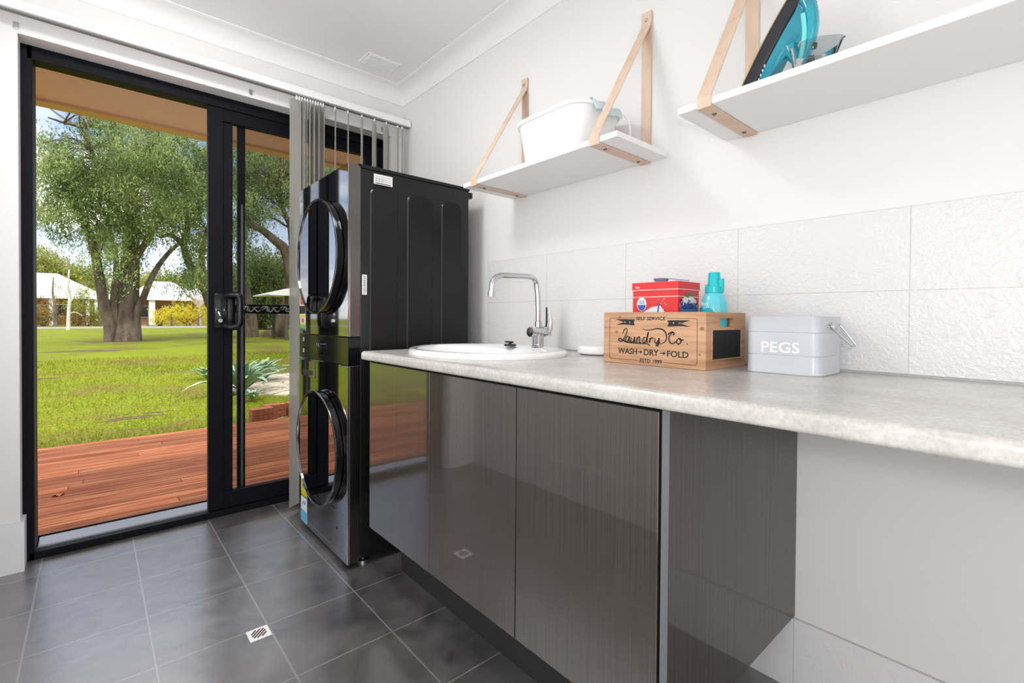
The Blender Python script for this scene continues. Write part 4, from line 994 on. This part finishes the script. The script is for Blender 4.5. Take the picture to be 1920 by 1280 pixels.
def tree(label, base_uv, y, limbs, regions, nclump, per, leafsize, droop, lm, seed, group=None, depth=3.0, bark=None):
    """limbs: list of ([(u, v)], r0, r1) at depth y; regions: (u, v, ru, rv) ellipses of crown in view, spread in depth"""
    g = random.Random(seed); c = at(*base_uv, y); c.z = GZ
    Tt = thing('tree', c, label, 'tree', group); bm = BM(); ends = []
    for pts, r0, r1 in limbs:
        off = g.uniform(-1, 1)*depth*.5; n = len(pts); P_ = []
        for i, q in enumerate(pts): P_.append(at(q[0], q[1], y+off*(i/max(1, n-1)) ** 1.2 if len(q) < 3 else y+q[2]))
        if pts[0][1] > base_uv[1]-12: P_[0].z = GZ-.7
        limb(bm, P_, r0, r1)
        ends += P_[1:]
    cl = []
    tot = sum(a[2]*a[3] for a in regions)
    for (u, v, ru, rv) in regions:
        for k in range(max(1, int(nclump*ru*rv/tot))):
            a, q = g.uniform(0, 2*PI), math.sqrt(g.random()); p = at(u+ru*q*math.cos(a), v+rv*q*math.sin(a), y+g.uniform(-depth, depth))
            cl.append((p.x, p.y, p.z, g.uniform(.55, .95)*leafsize*6.5))
    for (x, y_, z, r) in cl[::2]:
        p = min(ends, key=lambda e_: (e_-Vector((x, y_, z))).length+ (0 if e_.z < z+1 else 3)); 
        if (p-Vector((x, y_, z))).length < 7: twigs(bm, p, (x, y_, z), .035, g)
    obj('trunk', bm, bark or M_bark, Tt, 60)
    V, n = leaf_cloud(cl, per, leafsize, droop, seed=seed)
    obj('foliage', quads_mesh('foliage', V, n), lm, Tt)
    return Tt
tree('large spreading willowy tree with several trunks in the middle of the lawn', (232, 640), 24.5,
     [([(208, 643), (206, 610), (197, 580), (188, 530), (178, 475), (162, 425), (146, 395), (128, 360)], .26, .08), ([(212, 643), (214, 600), (213, 560), (218, 510), (216, 470), (205, 430), (195, 395)], .17, .05),
      ([(237, 645), (237, 632), (238, 600), (239, 555), (243, 500), (246, 440), (246, 380), (236, 330), (220, 300)], .62, .12), ([(248, 640), (256, 590), (268, 560), (280, 530), (296, 500), (320, 470), (345, 450)], .18, .07),
      ([(243, 500), (270, 460), (290, 430), (320, 395), (350, 360)], .16, .05), ([(178, 475), (200, 440), (206, 400), (196, 350), (180, 300)], .14, .04), ([(246, 440), (222, 400), (200, 370), (190, 330), (170, 280), (150, 240), (120, 230), (90, 220)], .16, .03),
      ([(246, 380), (262, 330), (272, 290), (262, 240)], .14, .04), ([(170, 280), (160, 235), (145, 205), (135, 190)], .08, .02), ([(150, 240), (110, 215), (85, 196)], .06, .015)],
     [(120, 330, 62, 40), (180, 350, 60, 50), (235, 260, 75, 40), (265, 330, 75, 60), (330, 280, 68, 50), (340, 360, 58, 50), (240, 420, 50, 30), (300, 410, 40, 26), (95, 275, 38, 30), (105, 390, 40, 20), (238, 470, 30, 14), (196, 440, 22, 36), (115, 425, 18, 14), (180, 500, 12, 16), (236, 520, 8, 10), (200, 215, 60, 10)],
     540, 160, .125, 1.3, M_leafA, 11, 'trees standing on the lawn', 3.5)
tree('leaning tree with low V-shaped limbs seen through the glass panel', (505, 632), 26.5,
     [([(470, 636), (450, 600), (425, 585), (398, 575), (385, 545), (360, 505), (345, 460), (352, 420), (345, 380)], .34, .10), ([(478, 632), (474, 600), (468, 570), (462, 540)], .26, .15), ([(470, 632), (500, 630), (520, 628), (528, 620)], .32, .32),
      ([(515, 632), (530, 600), (540, 570), (545, 520), (535, 470), (515, 450), (490, 430), (465, 420)], .46, .14), ([(540, 560), (548, 500), (545, 430), (530, 390), (520, 350)], .24, .08), ([(345, 460), (320, 440), (300, 445)], .15, .05), ([(385, 545), (378, 480), (388, 430)], .2, .08)],
     [(500, 300, 65, 50), (440, 300, 50, 55), (385, 330, 34, 70), (560, 320, 50, 80), (360, 420, 30, 40), (480, 370, 60, 40), (372, 490, 26, 32), (350, 520, 34, 12), (440, 430, 30, 30), (600, 300, 60, 70)],
     520, 150, .135, 1.4, M_leafA, 12, 'trees standing on the lawn', 3.5)
tree('dense dark green tree with hanging foliage behind the leaning tree', (490, 610), 44,
     [([(490, 612), (492, 560), (488, 520)], .5, .3)], [(480, 520, 40, 52), (510, 540, 34, 48), (455, 540, 24, 45), (545, 520, 24, 50)], 300, 170, .26, 1.5, M_leafB, 13, None, 3)
tree('pale trees lining the far side of the road at the right', (520, 606), 66, [([(520, 608), (520, 580), (518, 560)], .4, .2)], [(560, 570, 60, 30), (520, 580, 70, 22), (440, 585, 30, 18)], 150, 100, .3, 1.2, M_leafG, 15, None, 4)
tree('low olive trees rising behind the pale roof at the left', (85, 600), 105, [([(85, 604), (88, 540), (90, 510)], .6, .3), ([(85, 604), (120, 540), (140, 510)], .5, .3)],
     [(72, 503, 26, 16), (105, 510, 30, 12), (140, 514, 30, 10), (75, 485, 14, 14), (180, 525, 30, 10), (330, 528, 50, 10), (270, 530, 30, 10)], 260, 90, .5, .7, M_leafG, 16, None, 3)

def bare_tree(label, base, y, limbs, m, group=None):
    c = at(*base, y); c.z = GZ; Tt = thing('bare_tree', c, label, 'tree', group); bm = BM()
    for pts, r0, r1 in limbs:
        P_ = [at(u, v, y) for u, v in pts]
        if pts[0] == base: P_[0].z = GZ
        limb(bm, P_, r0, r1, 6)
    obj('trunk', bm, m, Tt, 60); return Tt
bt = bare_tree('thin young tree with pale bare trunk left of the big tree', (128, 611), 46, [([(128, 611), (129, 580), (131, 555), (128, 530), (130, 505)], .14, .05), ([(130, 570), (142, 550), (150, 535)], .06, .02), ([(129, 560), (118, 540), (110, 528)], .06, .02), ([(128, 590), (140, 585), (155, 592)], .05, .02)], M_barkw)
cl = [(*at(u, v, 46), .9) for u, v in ((120, 540), (132, 528), (145, 540), (112, 548), (150, 552), (128, 515), (140, 568))]
V, n = leaf_cloud(cl, 50, .16, 1.0, seed=31); obj('foliage', quads_mesh('foliage', V, n), M_leafG, bt)
bt = bare_tree('slim dark-trunked young tree nearer the house, left of the lawn', (104, 606), 60, [([(104, 606), (103, 570), (99, 550), (100, 520)], .18, .05), ([(103, 580), (90, 566), (82, 560)], .07, .02)], M_bark)
cl = [(*at(u, v, 60), 1.0) for u, v in ((96, 535), (104, 545), (88, 560), (80, 556))]
V, n = leaf_cloud(cl, 40, .18, 1.0, seed=32); obj('foliage', quads_mesh('foliage', V, n), M_leafO, bt)
bt = bare_tree('small round green tree on a dark stem in front of the veranda', (157, 608), 62, [([(157, 608), (157, 585), (158, 560)], .22, .1)], M_bark)
cl = [(*at(158+rd.uniform(-16, 16), 562+rd.uniform(-22, 18), 62+rd.uniform(-1, 1)), 1.1) for _ in range(30)]
V, n = leaf_cloud(cl, 60, .2, .9, seed=33); obj('foliage', quads_mesh('foliage', V, n), M_leafY if False else M_leafG, bt)
lim = []
for k in range(14):
    a = -1.1+k*.17; lim.append(([(376, 600), (374, 580), (374+40*math.sin(a)*.6, 565-10), (374+50*math.sin(a), 560-34*math.cos(a))], .10, .02))
bare_tree('leafless grey shrubby tree beside the yellow bush', (376, 606), 61, [([(376, 606), (376, 596)], .2, .15)]+lim, mat('grey_twig', (.42, .34, .30), .9))

def bush(label, u, v, y, ru, rv, lm, n, seed, cat='bush', size=.16):
    g = random.Random(seed); c = at(u, 607, y); c.z = GZ; top = []
    for k in range(n):
        a, q = g.uniform(0, 2*PI), math.sqrt(g.random()); p = at(u+ru*q*math.cos(a), v+rv*q*math.sin(a), y+g.uniform(-1, 1)); p.z = max(p.z, GZ+.3); top.append((p.x, p.y, p.z, .9))
    Bb = thing('bush', c, label, cat)
    bm = BM()
    for k in range(7): q = top[k*len(top)//7]; tube(bm, [c+Vector((g.uniform(-.2, .2), 0, 0)), Vector(q[:3])], [.05, .02], 5)
    obj('stems', bm, M_bark, Bb)
    V, m = leaf_cloud(top, 60, size, .5, seed=seed); obj('foliage', quads_mesh('foliage', V, m), lm, Bb)
bush('bright yellow flowering bush across the road at the right', 352, 588, 61.5, 42, 15, M_leafY, 110, 41)
bush('small yellow bush just right of the big tree trunk', 300, 595, 61, 14, 10, M_leafY, 30, 42)
bush('rust-orange bush at the far left beside the door jamb', 78, 588, 62, 20, 18, M_leafO, 60, 43)
bush('dark green and rust bush between the thin pale tree and the big trunk', 145, 594, 62.5, 34, 12, M_leafO, 60, 44)
bush('green bush in front of the veranda, behind the big trunk', 180, 590, 63, 14, 14, M_leafG, 40, 45)

# ---- houses across the road
def house(label, y, u0, u1, vt0, ve, extra_roof, wallm, roofm, posts, wins, depth=9):
    a, b = at(u0, ve, y), at(u1, ve, y); zt = at((u0+u1)/2, vt0, y+depth/2).z; ze = at((u0+u1)/2, ve, y).z
    H_ = thing('house', ((a.x+b.x)/2, y, GZ), label, 'house'); x0_, x1_ = a.x, b.x
    obj('wall', box(BM(), x0_+.6, x1_-.6, y+1.8, y+depth-.6, GZ, ze+.1), wallm, H_)
    bm = BM(); r = depth/2*.8
    P_ = [Vector(p) for p in ((x0_, y, ze), (x1_, y, ze), (x1_, y+depth, ze), (x0_, y+depth, ze), (x0_+r, y+depth/2, zt), (x1_-r, y+depth/2, zt))]
    vs = [bm.verts.new(p) for p in P_]
    for f in ((0, 1, 5, 4), (1, 2, 5), (2, 3, 4, 5), (3, 0, 4), (0, 3, 2, 1)): bm.faces.new([vs[i] for i in f])
    obj('roof', bm, roofm, H_)
    bm = BM(); box(bm, x0_-.05, x1_+.05, y-.12, y, ze-.05, ze+.18); obj('gutter', bm, M_white, H_)
    for u, w in posts:
        p = at(u, ve, y+.2); obj('veranda_post', box(BM(), p.x-w/2, p.x+w/2, y+.1, y+.1+w, GZ, ze), M_white, H_)
    for u, w, v0_, v1_ in wins:
        p = at(u, v0_, y+1.8); q = at(u, v1_, y+1.8); f = obj('window', box(BM(), p.x-w/2-.08, p.x+w/2+.08, y+1.72, y+1.82, q.z-.08, p.z+.08), M_white, H_)
        obj('pane', box(BM(), p.x-w/2, p.x+w/2, y+1.70, y+1.73, q.z, p.z), mat('dark_window', (.06, .07, .09), .1), f)
    return H_
house('long brick house with a pale metal roof and white veranda posts, at the left', 68, -120, 212, 510, 557, None, M_brick, M_roofw, ((98, .5), (162, .5), (180, .25), (40, .5)), ((125, 1.6, 572, 592), (190, 1.4, 572, 592), (70, 1.6, 572, 592)), 12)
house('brick house with a pale roof behind the big trunk and the yellow bush', 70, 222, 395, 528, 562, None, M_brick, M_roofw, ((285, .6), (240, .3)), ((262, 1.6, 574, 594), (330, 1.5, 574, 592)), 9)
house('small grey-roofed outbuilding between the two trees', 84, 338, 470, 528, 562, None, M_brick, M_roofg, (), ((400, 1.5, 574, 592),), 8)
# fence posts
for u in (372, 322, 277, 188):
    p = at(u, 607, 60.3); bm = BM(); box(bm, p.x-.07, p.x+.07, p.y-.07, p.y+.07, GZ, GZ+(1.15 if u in (322,) else .8), .01)
    single('fence_post', bm, M_fence, (p.x, p.y, GZ), 'short grey fence post standing across the road', 'post', group='fence posts across the road')
# garden shelter
c = at(537, 637, 22); Sh = thing('garden_shelter', (c.x, c.y, GZ), 'small shelter with a pale sloping roof on dark posts, right of the agaves', 'shelter')
zt = at(548, 538, 22).z; zl = at(500, 551, 22).z; xl = at(500, 551, 22).x
bm = BM(); prism(bm, [(xl, zl), (xl+1.5, zt+.02), (xl+3.2, zt+.05), (xl+4.6, zl), (xl+4.6, zl-.06), (xl, zl-.06)], lambda a, b: (a, 21.6, b), lambda a, b: (a, 24.6, b)); obj('roof', bm, M_roofw, Sh)
for x, y in ((c.x, 22.0), (c.x+2.9, 22.0), (c.x, 24.2), (c.x+2.9, 24.2)): obj('post', box(BM(), x-.07, x+.07, y-.07, y+.07, GZ, zl), M_fence, Sh)
